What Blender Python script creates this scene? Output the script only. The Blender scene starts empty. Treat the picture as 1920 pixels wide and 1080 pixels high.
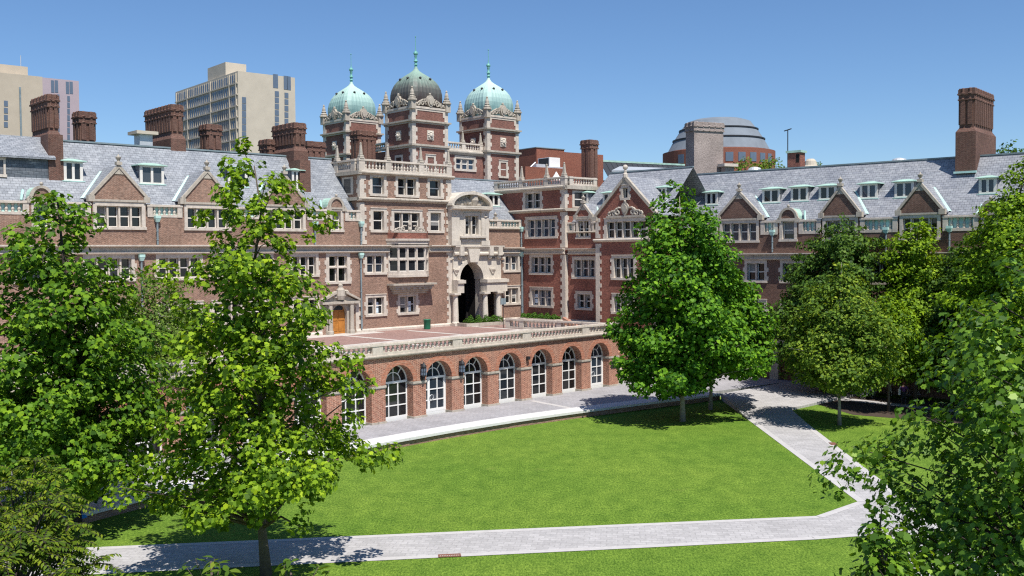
import bpy, math, random
import numpy as np
from mathutils import Vector, Matrix
S = bpy.context.scene
COL = S.collection
rnd = random.Random(7)
PI = math.pi

# ------------------------------------------------------------------ camera model (a pixel of the photo -> a ray in the place)
F = 1850.0; ZC = 11.5; PITCH = math.atan(65.3/F); ROLL = 0.008
FW = np.array([0, math.cos(PITCH), -math.sin(PITCH)]); U0 = np.array([0, math.sin(PITCH), math.cos(PITCH)]); R0 = np.array([1., 0, 0])
RT = math.cos(ROLL)*R0 - math.sin(ROLL)*U0; UP = math.cos(ROLL)*U0 + math.sin(ROLL)*R0; CP = np.array([0, 0, ZC])
def ray(x, y): return FW + (x-960)/F*RT - (y-540)/F*UP
def atz(x, y, z=0.):
    d = ray(x, y); return CP + d*((z-ZC)/d[2])
def aty(x, y, Y):
    d = ray(x, y); return CP + d*(Y/d[1])
class Fr:                                  # a facade frame: x along the wall (to the right), y inward, z up
    def __init__(s, O, ang):
        s.O = np.array([O[0], O[1], 0.]); s.a = math.radians(ang)
        s.d = np.array([math.cos(s.a), math.sin(s.a), 0]); s.n = np.array([-math.sin(s.a), math.cos(s.a), 0])
    def hit(s, x, y, off=0.):
        d = ray(x, y); t = ((s.O-CP) @ s.n + off)/(d @ s.n); p = CP + d*t
        return float((p-s.O) @ s.d), float(p[2])
    def hx(s, x, y, off=0.): return s.hit(x, y, off)[0]
    def hz(s, x, y, off=0.): return s.hit(x, y, off)[1]
    def w(s, x, y, z=0.):
        p = s.O + x*s.d + y*s.n; return (float(p[0]), float(p[1]), z)
    def loc(s, p):
        q = np.array([p[0], p[1], 0.]) - s.O; return float(q @ s.d), float(q @ s.n)
    def slope(s, x, y, y0, z0, m):         # hit of a pixel ray with the roof plane z = z0 + (yy-y0)*m
        d = ray(x, y); p0 = CP - s.O
        a = p0 @ s.n; b = d @ s.n
        t = (z0 + (a-y0)*m - ZC)/(d[2] - b*m); p = CP + d*t
        return float((p-s.O) @ s.d), float((p-s.O) @ s.n), float(p[2])

# ------------------------------------------------------------------ materials
def nmat(name):
    m = bpy.data.materials.new(name); m.use_nodes = True
    nt = m.node_tree; b = nt.nodes['Principled BSDF']
    return m, nt, b
def nd(nt, t, **kw):
    n = nt.nodes.new(t)
    for k, v in kw.items():
        if k in n.inputs: n.inputs[k].default_value = v
        else: setattr(n, k, v)
    return n
def ramp(nt, fac, stops):
    r = nt.nodes.new('ShaderNodeValToRGB'); e = r.color_ramp.elements
    while len(e) < len(stops): e.new(0.5)
    for i, (p, c) in enumerate(stops):
        e[i].position = p; e[i].color = (*c, 1) if len(c) == 3 else c
    nt.links.new(fac, r.inputs[0]); return r.outputs[0]
def mixc(nt, fac, a, b, mode='MIX'):
    n = nt.nodes.new('ShaderNodeMix'); n.data_type = 'RGBA'; n.blend_type = mode
    for s, v in ((0, fac), (6, a), (7, b)):
        if isinstance(v, (int, float)): n.inputs[s].default_value = v
        elif isinstance(v, tuple): n.inputs[s].default_value = (*v, 1)
        else: nt.links.new(v, n.inputs[s])
    return n.outputs[2]
def coords(nt, kind='UV', scale=None):
    t = nt.nodes.new('ShaderNodeTexCoord'); o = t.outputs[kind]
    if scale:
        m = nt.nodes.new('ShaderNodeMapping'); m.inputs['Scale'].default_value = scale
        nt.links.new(o, m.inputs[0]); o = m.outputs[0]
    return o
def noise(nt, vec, scale, detail=4, rough=.6):
    n = nd(nt, 'ShaderNodeTexNoise', Scale=scale, Detail=detail, Roughness=rough)
    nt.links.new(vec, n.inputs['Vector']); return n.outputs['Fac']
def bump(nt, b, h, strength=.3, dist=.02):
    n = nd(nt, 'ShaderNodeBump', Strength=strength, Distance=dist)
    nt.links.new(h, n.inputs['Height']); nt.links.new(n.outputs[0], b.inputs['Normal'])
def plain(name, col, rough=.7, var=.25, vscale=1.5, metal=0., spec=.4, bmp=0.):
    m, nt, b = nmat(name)
    f = noise(nt, coords(nt, 'Object'), vscale, 6, .65)
    c = ramp(nt, f, [(.25, tuple(x*(1-var) for x in col)), (.75, tuple(min(1, x*(1+var)) for x in col))])
    nt.links.new(c, b.inputs['Base Color']); b.inputs['Roughness'].default_value = rough
    b.inputs['Metallic'].default_value = metal; b.inputs['Specular IOR Level'].default_value = spec
    if bmp: bump(nt, b, f, bmp)
    return m
def brick(name, c1, c2, mortar, bw=.215, rh=.075, ms=.011, var=.35, dark=None):
    m, nt, b = nmat(name); uv = coords(nt, 'UV')
    t = nd(nt, 'ShaderNodeTexBrick', Scale=1.0)
    t.inputs['Color1'].default_value = (*c1, 1); t.inputs['Color2'].default_value = (*c2, 1); t.inputs['Mortar'].default_value = (*mortar, 1)
    t.inputs['Mortar Size'].default_value = ms; t.inputs['Brick Width'].default_value = bw; t.inputs['Row Height'].default_value = rh
    t.inputs['Mortar Smooth'].default_value = .2; t.inputs['Bias'].default_value = -.1
    nt.links.new(uv, t.inputs['Vector'])
    f1 = noise(nt, uv, .35, 5); f2 = noise(nt, coords(nt, 'UV', (1, 2.2, 1)), 4.2, 4, .75)
    v1 = ramp(nt, f1, [(.25, (1-var,)*3), (.8, (1+var*.8,)*3)])
    v2 = ramp(nt, f2, [(.28, (.52, .50, .50)), (.72, (1.48, 1.48, 1.48))])
    c = mixc(nt, 1.0, t.outputs['Color'], v1, 'MULTIPLY'); c = mixc(nt, 1.0, c, v2, 'MULTIPLY')
    if dark:                                # burnt headers alternating with stretchers, course by course
        sp = nt.nodes.new('ShaderNodeSeparateXYZ'); nt.links.new(uv, sp.inputs[0])
        def mth(op, a, b_=None):
            n = nt.nodes.new('ShaderNodeMath'); n.operation = op
            for i, v in enumerate((a, b_)):
                if v is None: continue
                if isinstance(v, (int, float)): n.inputs[i].default_value = v
                else: nt.links.new(v, n.inputs[i])
            return n.outputs[0]
        row = mth('FLOOR', mth('DIVIDE', sp.outputs['Y'], rh)); u = mth('ADD', mth('DIVIDE', sp.outputs['X'], bw*1.6), mth('MULTIPLY', row, .5)); hd = mth('LESS_THAN', mth('FRACT', u), .34)
        k = mth('MULTIPLY', hd, ramp(nt, noise(nt, uv, 2.2, 3, .7), [(.35, (.2,)*3), (.62, (.9,)*3)])); c = mixc(nt, k, c, dark)
    nt.links.new(c, b.inputs['Base Color']); b.inputs['Roughness'].default_value = .85
    b.inputs['Specular IOR Level'].default_value = .25
    bump(nt, b, t.outputs['Fac'], -.25, .01)
    return m
def stone(name, col, stain=.5):
    m, nt, b = nmat(name); o = coords(nt, 'Object')
    f1 = noise(nt, o, .9, 6); f2 = noise(nt, o, 7, 4)
    o2 = coords(nt, 'Object', (3, 3, .35)); f3 = noise(nt, o2, 1.3, 5)
    c = ramp(nt, f1, [(.3, tuple(x*.84 for x in col)), (.7, tuple(x*1.1 for x in col))])
    c = mixc(nt, 1.0, c, ramp(nt, f2, [(.3, (.84, .84, .84)), (.7, (1.1, 1.1, 1.1))]), 'MULTIPLY')
    k = ramp(nt, f3, [(.53, (0, 0, 0)), (.75, (stain,)*3)])
    c = mixc(nt, k, c, (col[0]*.42, col[1]*.42, col[2]*.40))
    nt.links.new(c, b.inputs['Base Color']); b.inputs['Roughness'].default_value = .85; b.inputs['Specular IOR Level'].default_value = .25
    bump(nt, b, f2, .25, .02); return m
def slate(name, c1, c2):
    m, nt, b = nmat(name); uv = coords(nt, 'UV')
    t = nd(nt, 'ShaderNodeTexBrick', Scale=1.0)
    t.inputs['Color1'].default_value = (*c1, 1); t.inputs['Color2'].default_value = (*c2, 1); t.inputs['Mortar'].default_value = (c1[0]*.45, c1[1]*.45, c1[2]*.45, 1)
    t.inputs['Mortar Size'].default_value = .014; t.inputs['Brick Width'].default_value = .36; t.inputs['Row Height'].default_value = .24
    nt.links.new(uv, t.inputs['Vector'])
    f1 = noise(nt, uv, .45, 5); f2 = noise(nt, uv, 2.6, 4)
    mp = nt.nodes.new('ShaderNodeMapping'); mp.inputs['Scale'].default_value = (.7, 4.2, 1); nt.links.new(uv, mp.inputs[0])
    f3 = noise(nt, mp.outputs[0], 1.4, 4, .7)
    c = mixc(nt, 1.0, t.outputs['Color'], ramp(nt, f1, [(.3, (.84, .85, .87)), (.72, (1.14, 1.13, 1.11))]), 'MULTIPLY')
    c = mixc(nt, 1.0, c, ramp(nt, f2, [(.3, (.80, .81, .82)), (.7, (1.22, 1.21, 1.2))]), 'MULTIPLY')
    k = ramp(nt, f3, [(.56, (0, 0, 0)), (.70, (.5,)*3)]); c = mixc(nt, k, c, (.58, .62, .63))
    nt.links.new(c, b.inputs['Base Color']); b.inputs['Roughness'].default_value = .55
    bump(nt, b, t.outputs['Fac'], -.4, .02); return m
def glass(name, col, rough=.06):
    m, nt, b = nmat(name)
    oi = nt.nodes.new('ShaderNodeObjectInfo')
    c = ramp(nt, oi.outputs['Random'], [(.0, tuple(x*.35 for x in col)), (.6, col), (.92, (col[0]*1.8+.005, col[1]*2.2+.01, col[2]*2.8+.015)), (1., (.07, .075, .08))])
    nt.links.new(c, b.inputs['Base Color']); b.inputs['Roughness'].default_value = rough; b.inputs['Specular IOR Level'].default_value = .6
    f = noise(nt, coords(nt, 'Object'), .7, 2); bump(nt, b, f, .08, .05)
    return m
def leafmat(name, dark, mid, light, trans=.38, rough=.55, spec=.14):
    m, nt, b = nmat(name); out = nt.nodes['Material Output']
    g = nt.nodes.new('ShaderNodeNewGeometry')
    c = ramp(nt, g.outputs['Random Per Island'], [(.0, dark), (.5, mid), (.93, light), (1., (light[0]*1.35, light[1]*1.2, light[2]))])
    nt.links.new(c, b.inputs['Base Color']); b.inputs['Roughness'].default_value = rough; b.inputs['Specular IOR Level'].default_value = spec
    tr = nt.nodes.new('ShaderNodeBsdfTranslucent')
    c2 = mixc(nt, 1.0, c, (1.55, 1.35, .55), 'MULTIPLY'); nt.links.new(c2, tr.inputs[0])
    mx = nt.nodes.new('ShaderNodeMixShader'); mx.inputs[0].default_value = trans
    nt.links.new(b.outputs[0], mx.inputs[1]); nt.links.new(tr.outputs[0], mx.inputs[2]); nt.links.new(mx.outputs[0], out.inputs[0])
    return m
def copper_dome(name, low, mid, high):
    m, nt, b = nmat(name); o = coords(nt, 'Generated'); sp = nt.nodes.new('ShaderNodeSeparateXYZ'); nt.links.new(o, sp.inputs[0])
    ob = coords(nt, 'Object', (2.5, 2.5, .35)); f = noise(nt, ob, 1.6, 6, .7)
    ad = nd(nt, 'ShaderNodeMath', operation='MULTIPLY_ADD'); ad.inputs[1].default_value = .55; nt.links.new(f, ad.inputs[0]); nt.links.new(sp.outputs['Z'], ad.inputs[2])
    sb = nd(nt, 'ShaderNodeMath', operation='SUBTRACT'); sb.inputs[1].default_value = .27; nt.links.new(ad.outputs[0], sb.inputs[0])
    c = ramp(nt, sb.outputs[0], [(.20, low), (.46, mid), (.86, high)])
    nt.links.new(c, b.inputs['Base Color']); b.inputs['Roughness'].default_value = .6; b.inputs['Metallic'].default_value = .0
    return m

M = {}
M['brick'] = brick('brick brown', (.30, .162, .112), (.185, .098, .070), (.38, .30, .24))
M['brick_tower'] = brick('brick tower', (.225, .088, .064), (.15, .058, .046), (.27, .18, .15))
M['brick_chim'] = brick('brick chimney', (.150, .066, .048), (.095, .043, .034), (.21, .15, .12))
M['brick_red'] = brick('brick red', (.29, .098, .066), (.19, .062, .046), (.32, .19, .15), ms=.009)
M['brick_dark'] = brick('brick dark', (.16, .078, .055), (.105, .052, .04), (.24, .18, .145))
M['brick_arcade'] = brick('brick arcade', (.43, .175, .108), (.33, .125, .080), (.52, .38, .29), ms=.012, var=.14, dark=(.15, .068, .052))
M['brick_grey'] = brick('brick grey', (.27, .20, .175), (.20, .145, .13), (.42, .38, .35), ms=.016)
M['brick_far'] = brick('brick far', (.27, .095, .060), (.22, .075, .05), (.30, .16, .12), bw=.4, rh=.15, var=.15)
M['stone'] = stone('limestone', (.60, .53, .455), .45)
M['stone_w'] = stone('limestone weathered', (.46, .41, .345), .8)
M['stone_l'] = stone('portal limestone', (.62, .56, .48), .45)
M['slate'] = slate('slate', (.215, .23, .256), (.28, .293, .318))
M['slate_r'] = slate('slate weathered', (.235, .245, .275), (.305, .312, .335))
M['slate_d'] = slate('slate hung', (.10, .115, .135), (.13, .14, .16))
M['copper'] = plain('verdigris copper', (.36, .53, .45), .6, .3, 1.2)
M['copper_p'] = plain('verdigris copper pale', (.46, .68, .62), .6, .2, 1.5)
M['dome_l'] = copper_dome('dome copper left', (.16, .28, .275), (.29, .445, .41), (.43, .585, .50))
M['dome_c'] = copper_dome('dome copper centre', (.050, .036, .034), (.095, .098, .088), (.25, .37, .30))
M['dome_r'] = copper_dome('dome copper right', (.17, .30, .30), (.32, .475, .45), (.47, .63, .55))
M['spire'] = plain('spire copper', (.16, .42, .36), .5, .3, 4)
M['white'] = plain('white paint', (.80, .79, .77), .5, .05)
M['sash'] = plain('cream sash paint', (.72, .68, .62), .5, .08)
M['pane'] = glass('window glass', (.020, .022, .026))
M['pane_b'] = glass('arcade glass', (.016, .019, .022))
M['lead'] = plain('lead pipe', (.20, .25, .27), .55, .25)
M['dark'] = plain('dark iron', (.025, .025, .028), .5, .3)
M['black'] = plain('painted interior shade', (.012, .010, .010), .9, .3)  # near-black colour stands in for the shade inside passage and chimney opening
M['wood'] = plain('oak door', (.42, .17, .035), .45, .3, 3)
M['wood_d'] = plain('dark oak door', (.16, .05, .025), .5, .3, 3)
M['blind'] = plain('window blind', (.24, .235, .225), .8, .15, 2)
M['paper'] = plain('paper', (.62, .74, .86), .7, .05)
M['granite'] = plain('granite cap', (.62, .61, .60), .8, .12, 6)
M['concrete'] = plain('concrete', (.52, .46, .37), .85, .1, .3)
M['concrete_t'] = plain('tan concrete', (.48, .41, .32), .85, .1, .3)
M['concrete_m'] = plain('mauve panel', (.42, .345, .37), .85, .06, .3)
M['tower_glass'] = plain('tower glass', (.13, .17, .23), .25, .5, .35)
M['metal'] = plain('zinc', (.55, .57, .58), .45, .15, 2, .3)
M['zincroof'] = plain('zinc roof', (.19, .215, .245), .8, .18, .25, spec=.15)
M['blackroof'] = plain('black seamed roof', (.035, .038, .045), .45, .2, .5)
M['bark'] = plain('bark', (.10, .078, .06), .9, .4, 6, bmp=.6)
M['bark_l'] = plain('pale bark', (.24, .21, .18), .9, .35, 5, bmp=.5)
M['bark_d'] = plain('dark bark', (.045, .035, .03), .9, .4, 6, bmp=.5)
M['bin'] = plain('bin green', (.015, .16, .085), .45, .1)
M['orange'] = plain('orange plastic', (.85, .30, .06), .5, .1)
M['blue'] = plain('blue cloth', (.03, .22, .62), .8, .15, 8)
M['whitecloth'] = plain('white cloth', (.80, .80, .80), .85, .05, 6)
M['rust'] = plain('rusty grate', (.24, .11, .08), .7, .3, 5)
M['soil'] = plain('soil', (.06, .042, .03), .95, .3, 4)
L_PLANE = leafmat('plane leaves', (0.035, 0.08, 0.01), (0.145, 0.26, 0.014), (0.29, 0.43, 0.022), 0.3)
L_PLANE2 = leafmat('maple leaves', (0.028, 0.075, 0.01), (0.095, 0.205, 0.013), (0.19, 0.33, 0.02), 0.26)
L_BIG = leafmat('plane leaves deep', (0.024, 0.08, 0.01), (0.08, 0.205, 0.014), (0.16, 0.33, 0.018), 0.24)
L_FINE = leafmat('fine leaves', (0.065, 0.12, 0.022), (0.12, 0.19, 0.035), (0.18, 0.27, 0.04), 0.3)
L_OAK = leafmat('young tree leaves', (0.04, 0.09, 0.014), (0.115, 0.2, 0.022), (0.22, 0.31, 0.03), 0.26)
L_CYP = leafmat('feathery leaves', (0.026, 0.062, 0.014), (0.068, 0.14, 0.02), (0.115, 0.205, 0.026), 0.24)
L_LOC = leafmat('locust leaves', (0.05, 0.11, 0.01), (0.15, 0.262, 0.012), (0.25, 0.39, 0.018), 0.28)
L_NEAR = leafmat('near leaves', (0.04, 0.095, 0.012), (0.105, 0.215, 0.018), (0.2, 0.35, 0.028), 0.3, .45, .3)
L_SUM = leafmat('sumac leaflets', (0.035, 0.075, 0.01), (0.1, 0.165, 0.013), (0.19, 0.25, 0.02), 0.3)
L_SAP = leafmat('sapling leaves', (.060, .12, .016), (.095, .175, .02), (.16, .23, .03), .38)
L_SHRUB = leafmat('shrub leaves', (.035, .095, .015), (.065, .15, .02), (.10, .20, .025), .3)

# ------------------------------------------------------------------ objects
def link(o, parent=None):
    COL.objects.link(o)
    if parent: o.parent = parent
    return o
def thing(name, label, cat, loc=(0, 0, 0), rz=0., group=None):
    o = bpy.data.objects.new(name, None); o.empty_display_size = .3; link(o)
    o.location = loc; o.rotation_euler = (0, 0, rz); o['label'] = label; o['category'] = cat
    if group: o['group'] = group
    return o
def tag(o, label, cat, group=None):
    o['label'] = label; o['category'] = cat
    if group: o['group'] = group
    return o
class MB:
    def __init__(s): s.v = []; s.f = []
    def add(s, vs, fs):
        b = len(s.v); s.v += [tuple(map(float, v)) for v in vs]; s.f += [tuple(i+b for i in f) for f in fs]
    def poly(s, *p): s.add(p, [tuple(range(len(p)))])
    def box(s, x0, x1, y0, y1, z0, z1):
        s.add([(x0,y0,z0),(x1,y0,z0),(x1,y1,z0),(x0,y1,z0),(x0,y0,z1),(x1,y0,z1),(x1,y1,z1),(x0,y1,z1)],
              [(0,3,2,1),(4,5,6,7),(0,1,5,4),(1,2,6,5),(2,3,7,6),(3,0,4,7)])
    def taper(s, x0, x1, y0, y1, z0, z1, k):      # box whose top is inset by k
        s.add([(x0,y0,z0),(x1,y0,z0),(x1,y1,z0),(x0,y1,z0),(x0+k,y0+k,z1),(x1-k,y0+k,z1),(x1-k,y1-k,z1),(x0+k,y1-k,z1)],
              [(0,3,2,1),(4,5,6,7),(0,1,5,4),(1,2,6,5),(2,3,7,6),(3,0,4,7)])
    def prism(s, pts, y0, y1):                    # (x,z) outline extruded along y
        n = len(pts)
        s.add([(x, y0, z) for x, z in pts]+[(x, y1, z) for x, z in pts],
              [tuple(range(n)), tuple(range(2*n-1, n-1, -1))]+[(i, i+n, (i+1) % n+n, (i+1) % n) for i in range(n)])
    def run(s, pts, x0, x1):                      # (y,z) profile extruded along x
        n = len(pts)
        s.add([(x0, y, z) for y, z in pts]+[(x1, y, z) for y, z in pts],
              [tuple(range(n-1, -1, -1)), tuple(range(n, 2*n))]+[(i, (i+1) % n, (i+1) % n+n, i+n) for i in range(n)])
    def runy(s, pts, y0, y1):                     # (x,z) profile extruded along y
        s.prism(pts, y0, y1)
    def flat(s, pts, z0, z1):                     # (x,y) outline extruded up
        n = len(pts)
        s.add([(x, y, z0) for x, y in pts]+[(x, y, z1) for x, y in pts],
              [tuple(range(n-1, -1, -1)), tuple(range(n, 2*n))]+[(i, (i+1) % n, (i+1) % n+n, i+n) for i in range(n)])
    def lathe(s, cx, cy, prof, n=12, rot=0., fr=None):
        vs = []; fs = []
        for r, z in prof:
            for k in range(n):
                a = rot+2*PI*k/n; q = r*(fr(k) if fr else 1); vs.append((cx+q*math.cos(a), cy+q*math.sin(a), z))
        for j in range(len(prof)-1):
            for k in range(n):
                fs.append((j*n+k, j*n+(k+1) % n, (j+1)*n+(k+1) % n, (j+1)*n+k))
        fs.append(tuple(range(n-1, -1, -1))); fs.append(tuple((len(prof)-1)*n+k for k in range(n)))
        s.add(vs, fs)
    def tube(s, pts, rs, n=6):
        P = [np.array(p, float) for p in pts]
        if isinstance(rs, (int, float)): rs = [rs]*len(P)
        vs = []; fs = []; u = None
        for i, p in enumerate(P):
            t = P[min(i+1, len(P)-1)]-P[max(i-1, 0)]; t = t/(np.linalg.norm(t)+1e-9)
            if u is None:
                a = np.array([0, 0, 1.]) if abs(t[2]) < .9 else np.array([1., 0, 0]); u = np.cross(a, t)
            else: u = u - t*(u @ t)
            u = u/(np.linalg.norm(u)+1e-9); w = np.cross(t, u)
            for k in range(n):
                a = 2*PI*k/n; q = p+rs[i]*(math.cos(a)*u+math.sin(a)*w); vs.append(tuple(q))
        for j in range(len(P)-1):
            for k in range(n): fs.append((j*n+k, j*n+(k+1) % n, (j+1)*n+(k+1) % n, (j+1)*n+k))
        fs.append(tuple(range(n-1, -1, -1))); fs.append(tuple((len(P)-1)*n+k for k in range(n)))
        s.add(vs, fs)
    def ball(s, c, r, n=8, m=5, sz=1.):
        s.lathe(c[0], c[1], [(max(.001, r*math.sin(PI*j/m)), c[2]-r*sz*math.cos(PI*j/m)) for j in range(m+1)], n)
    def grid(s, x0, x1, z0, z1, y, holes=()):     # wall sheet facing -y with rectangular holes
        xs = sorted({x0, x1, *[h[i] for h in holes for i in (0, 1) if x0 < h[i] < x1]})
        zs = sorted({z0, z1, *[h[i] for h in holes for i in (2, 3) if z0 < h[i] < z1]})
        for i in range(len(xs)-1):
            for j in range(len(zs)-1):
                cx = (xs[i]+xs[i+1])/2; cz = (zs[j]+zs[j+1])/2
                if any(h[0] < cx < h[1] and h[2] < cz < h[3] for h in holes): continue
                s.poly((xs[i], y, zs[j]), (xs[i+1], y, zs[j]), (xs[i+1], y, zs[j+1]), (xs[i], y, zs[j+1]))
    def mesh(s, name, mat, smooth=False, uv=True):
        me = bpy.data.meshes.new(name); me.from_pydata(s.v, [], s.f); me.update()
        if mat: me.materials.append(mat)
        if uv and s.f:
            n = len(me.polygons); nl = len(me.loops)
            nor = np.empty(n*3, np.float32); me.polygons.foreach_get('normal', nor); nor = nor.reshape(-1, 3)
            lt = np.empty(n, np.int32); me.polygons.foreach_get('loop_total', lt)
            li = np.empty(nl, np.int32); me.loops.foreach_get('vertex_index', li)
            co = np.array(s.v, np.float32)[li]; N = np.repeat(nor, lt, axis=0)
            ux = np.stack([-N[:, 1], N[:, 0], np.zeros(nl)], 1); ln = np.linalg.norm(ux, axis=1)
            hz = ln < .05; ux[hz] = (1, 0, 0); ln[hz] = 1; ux /= ln[:, None]
            vx = np.cross(N, ux)
            UV = np.stack([(co*ux).sum(1), (co*vx).sum(1)], 1).astype(np.float32)
            l = me.uv_layers.new(name='UVMap'); l.data.foreach_set('uv', UV.ravel())
        if smooth: me.polygons.foreach_set('use_smooth', [True]*len(me.polygons))
        return me
    def build(s, name, mat, parent=None, smooth=False):
        return link(bpy.data.objects.new(name, s.mesh(name, mat, smooth)), parent)
def inst(name, me, parent, loc, rz=0., sc=(1, 1, 1)):
    o = bpy.data.objects.new(name, me); link(o, parent); o.location = loc; o.rotation_euler = (0, 0, rz); o.scale = sc
    return o
def arch(cx, cz, r, n=14, a0=0., a1=PI, rz=None):
    rz = rz or r
    return [(cx+r*math.cos(a0+(a1-a0)*k/n), cz+rz*math.sin(a0+(a1-a0)*k/n)) for k in range(n+1)]

# ------------------------------------------------------------------ building pieces
def window(par, x0, x1, z0, z1, cols=2, y=0., depth=.42, sur=.24, quoin=True, trans=None, meet=True, mat='stone', papers=(), proud=.035, name='window', head=.24, mull=.13, pane='pane'):
    """one window: stone surround and mullions; sashes and glass are its pieces"""
    m = MB(); f = y-proud; bk = y+depth
    m.box(x0-sur, x0, f, bk, z0, z1); m.box(x1, x1+sur, f, bk, z0, z1)
    m.box(x0-sur, x1+sur, f-.001, bk, z1, z1+head)
    m.box(x0-sur-.05, x1+sur+.05, f-.07, bk, z0-.2, z0)
    m.box(x0-sur-.02, x1+sur+.02, f-.06, y+.1, z1+head, z1+head+.07)
    if quoin:
        h = z1-z0; k = max(3, int(h/.33)); st = h/k
        for i in range(k):
            if i % 2 == 0:
                for a, b in ((x0-sur-.15, x0-sur), (x1+sur, x1+sur+.15)): m.box(a, b, f+.003, y+.05, z0+i*st, z0+(i+1)*st)
    w = (x1-x0-mull*(cols-1))/cols
    for i in range(1, cols):
        a = x0+i*w+(i-1)*mull; m.box(a, a+mull, y+.05, bk, z0, z1)
    if trans: m.box(x0, x1, y+.052, bk-.002, trans-.06, trans+.06)
    o = m.build(name, M[mat], par)
    s = MB(); g = MB(); yb = bk-.05
    for i in range(cols):
        a = x0+i*(w+mull); b = a+w; t = .055
        zz = [(z0, z1)] if not trans else [(z0, trans-.06), (trans+.06, z1)]
        for za, zb in zz:
            s.box(a, a+t, yb-.05, yb, za, zb); s.box(b-t, b, yb-.05, yb, za, zb)
            s.box(a+t, b-t, yb-.05, yb, zb-t, zb); s.box(a+t, b-t, yb-.05, yb, za, za+t)
            if meet and not trans:
                zm = (za+zb)/2+rnd.choice((0, 0, 0, .02)); s.box(a+t, b-t, yb-.06, yb, zm-.045, zm+.045)
    s.build('sash', M['sash'], o)
    g.box(x0, x1, yb-.012, yb+.02, z0, z1); g.build('pane', M[pane], o)
    if rnd.random() < .34:
        i = rnd.randrange(cols); a = x0+i*(w+mull); b = MB(); b.box(a+.05, a+w-.05, yb-.022, yb-.014, z1-(z1-z0)*rnd.choice((.3, .48, .48, .7)), z1-.05); b.build('blind', M['blind'], o)
    for (u, v, pw, ph) in papers:
        p = MB(); p.box(x0+u, x0+u+pw, yb-.03, yb-.02, z0+v, z0+v+ph*.46); p.box(x0+u, x0+u+pw, yb-.03, yb-.02, z0+v+ph*.54, z0+v+ph)
        p.build('paper_notice', M['paper'], o)
    return (x0, x1, z0, z1)
BAL = MB(); BAL.lathe(0, 0, [(.105, 0), (.105, .07), (.06, .10), (.095, .22), (.115, .34), (.09, .48), (.055, .66), (.05, .76), (.085, .80), (.085, .86), (.10, .90), (.10, 1.)], 10)
BALM = BAL.mesh('baluster', M['stone'], True)
BALL = BAL.mesh('baluster_light', M['stone_l'], True)
OBE = MB(); OBE.lathe(0, 0, [(.34, 0), (.34, .10), (.27, .14), (.30, .20), (.30, .26), (.20, .32), (.235, .37), (.19, .42), (.10, 1.25), (.06, 1.30)], 4, PI/4); OBE.ball((0, 0, 1.37), .10)
OBEM = OBE.mesh('obelisk_finial', M['stone_w'])
URN = MB(); URN.box(-.2, .2, -.2, .2, 0, .22); URN.lathe(0, 0, [(.12, .22), (.09, .3), (.2, .5), (.22, .58), (.1, .62), (.06, .7), (.01, .8)], 8)
URNM = URN.mesh('urn_finial', M['stone_w'])
def finial(par, x, y, z, s=1., kind=None): return inst('finial', kind or OBEM, par, (x, y, z), 0, (s, s, s))
def balustrade(par, x0, x1, y, z0, z1, posts=(), step=.34, back=None, wd=.26, axis='x', mat='stone', pw=.5, ends=True, name='balustrade', capmat=None, maxn=None, reuse=None):
    """rails and posts are one part, each baluster a piece of its own"""
    m = MB(); h = z1-z0; b0 = z0+.16*h+.04; b1 = z1-.17
    def bx(a, b, c, d, e, f):
        if axis == 'x': m.box(a, b, c, d, e, f)
        else: m.box(c, d, a, b, e, f)
    bx(x0, x1, y-wd/2-.02, y+wd/2+.02, z0, b0)
    bx(x0-.04, x1+.04, y-wd/2-.08, y+wd/2+.08, b1+.003, z1-.05); bx(x0-.02, x1+.02, y-wd/2-.03, y+wd/2+.03, z1-.05, z1)
    ps = sorted(list(posts) + ([x0+pw/2, x1-pw/2] if ends else []))
    for p in ps: bx(p-pw/2, p+pw/2, y-wd/2-.045, y+wd/2+.045, z0+.003, z1+.025)
    o = m.build(name, M[mat], par)
    segs = []; e = [x0] + [v for p in ps for v in (p-pw/2, p+pw/2)] + [x1]
    for a, b in zip(e[::2], e[1::2]):
        if b-a > .3: segs.append((a, b))
    for a, b in segs:
        n = max(1, int(round((b-a)/step)))
        for i in range(n):
            p = a+(i+.5)*(b-a)/n; l = (p, y, b0) if axis == 'x' else (y, p, b0)
            inst('baluster', BALM if mat != 'stone_l' else BALL, o, l, 0, (1.05, 1.05, b1+.003-b0))
    if back and segs:
        g = MB()
        for a, b in segs: g.box(a, b, y+.06, y+.09, b0, b1)
        g.build('copper_flashing', M[back], o)
    return o
def quoins(par, x, z0, z1, side, y=0., a=.42, b=.62, st=.36, proud=.04, ret=None):
    """toothed corner stones; side -1: wall is to the left of x, +1: to the right"""
    m = MB(); k = max(2, int(round((z1-z0)/st))); h = (z1-z0)/k
    for i in range(k):
        w = a if i % 2 else b
        xa, xb = (x-w, x+proud) if side < 0 else (x-proud, x+w)
        m.box(xa, xb, y-proud, y+(.02 if ret is None else (ret if i % 2 else ret*.65)), z0+i*h, z0+(i+1)*h)
    return m.build('quoins', M['stone'], par)
def spiral(m, cx, cz, y, r, turns=1.4, d=1, th=.07, a0=0., dy=.12):
    n = int(14*turns); pts = []
    for i in range(n+1):
        t = i/n; a = a0+d*turns*2*PI*t; q = r*(1-.75*t); pts.append((cx+q*math.cos(a), y, cz+q*math.sin(a)))
    m.tube(pts, [th*(1.2-.6*i/n) for i in range(n+1)], 5)
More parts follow.
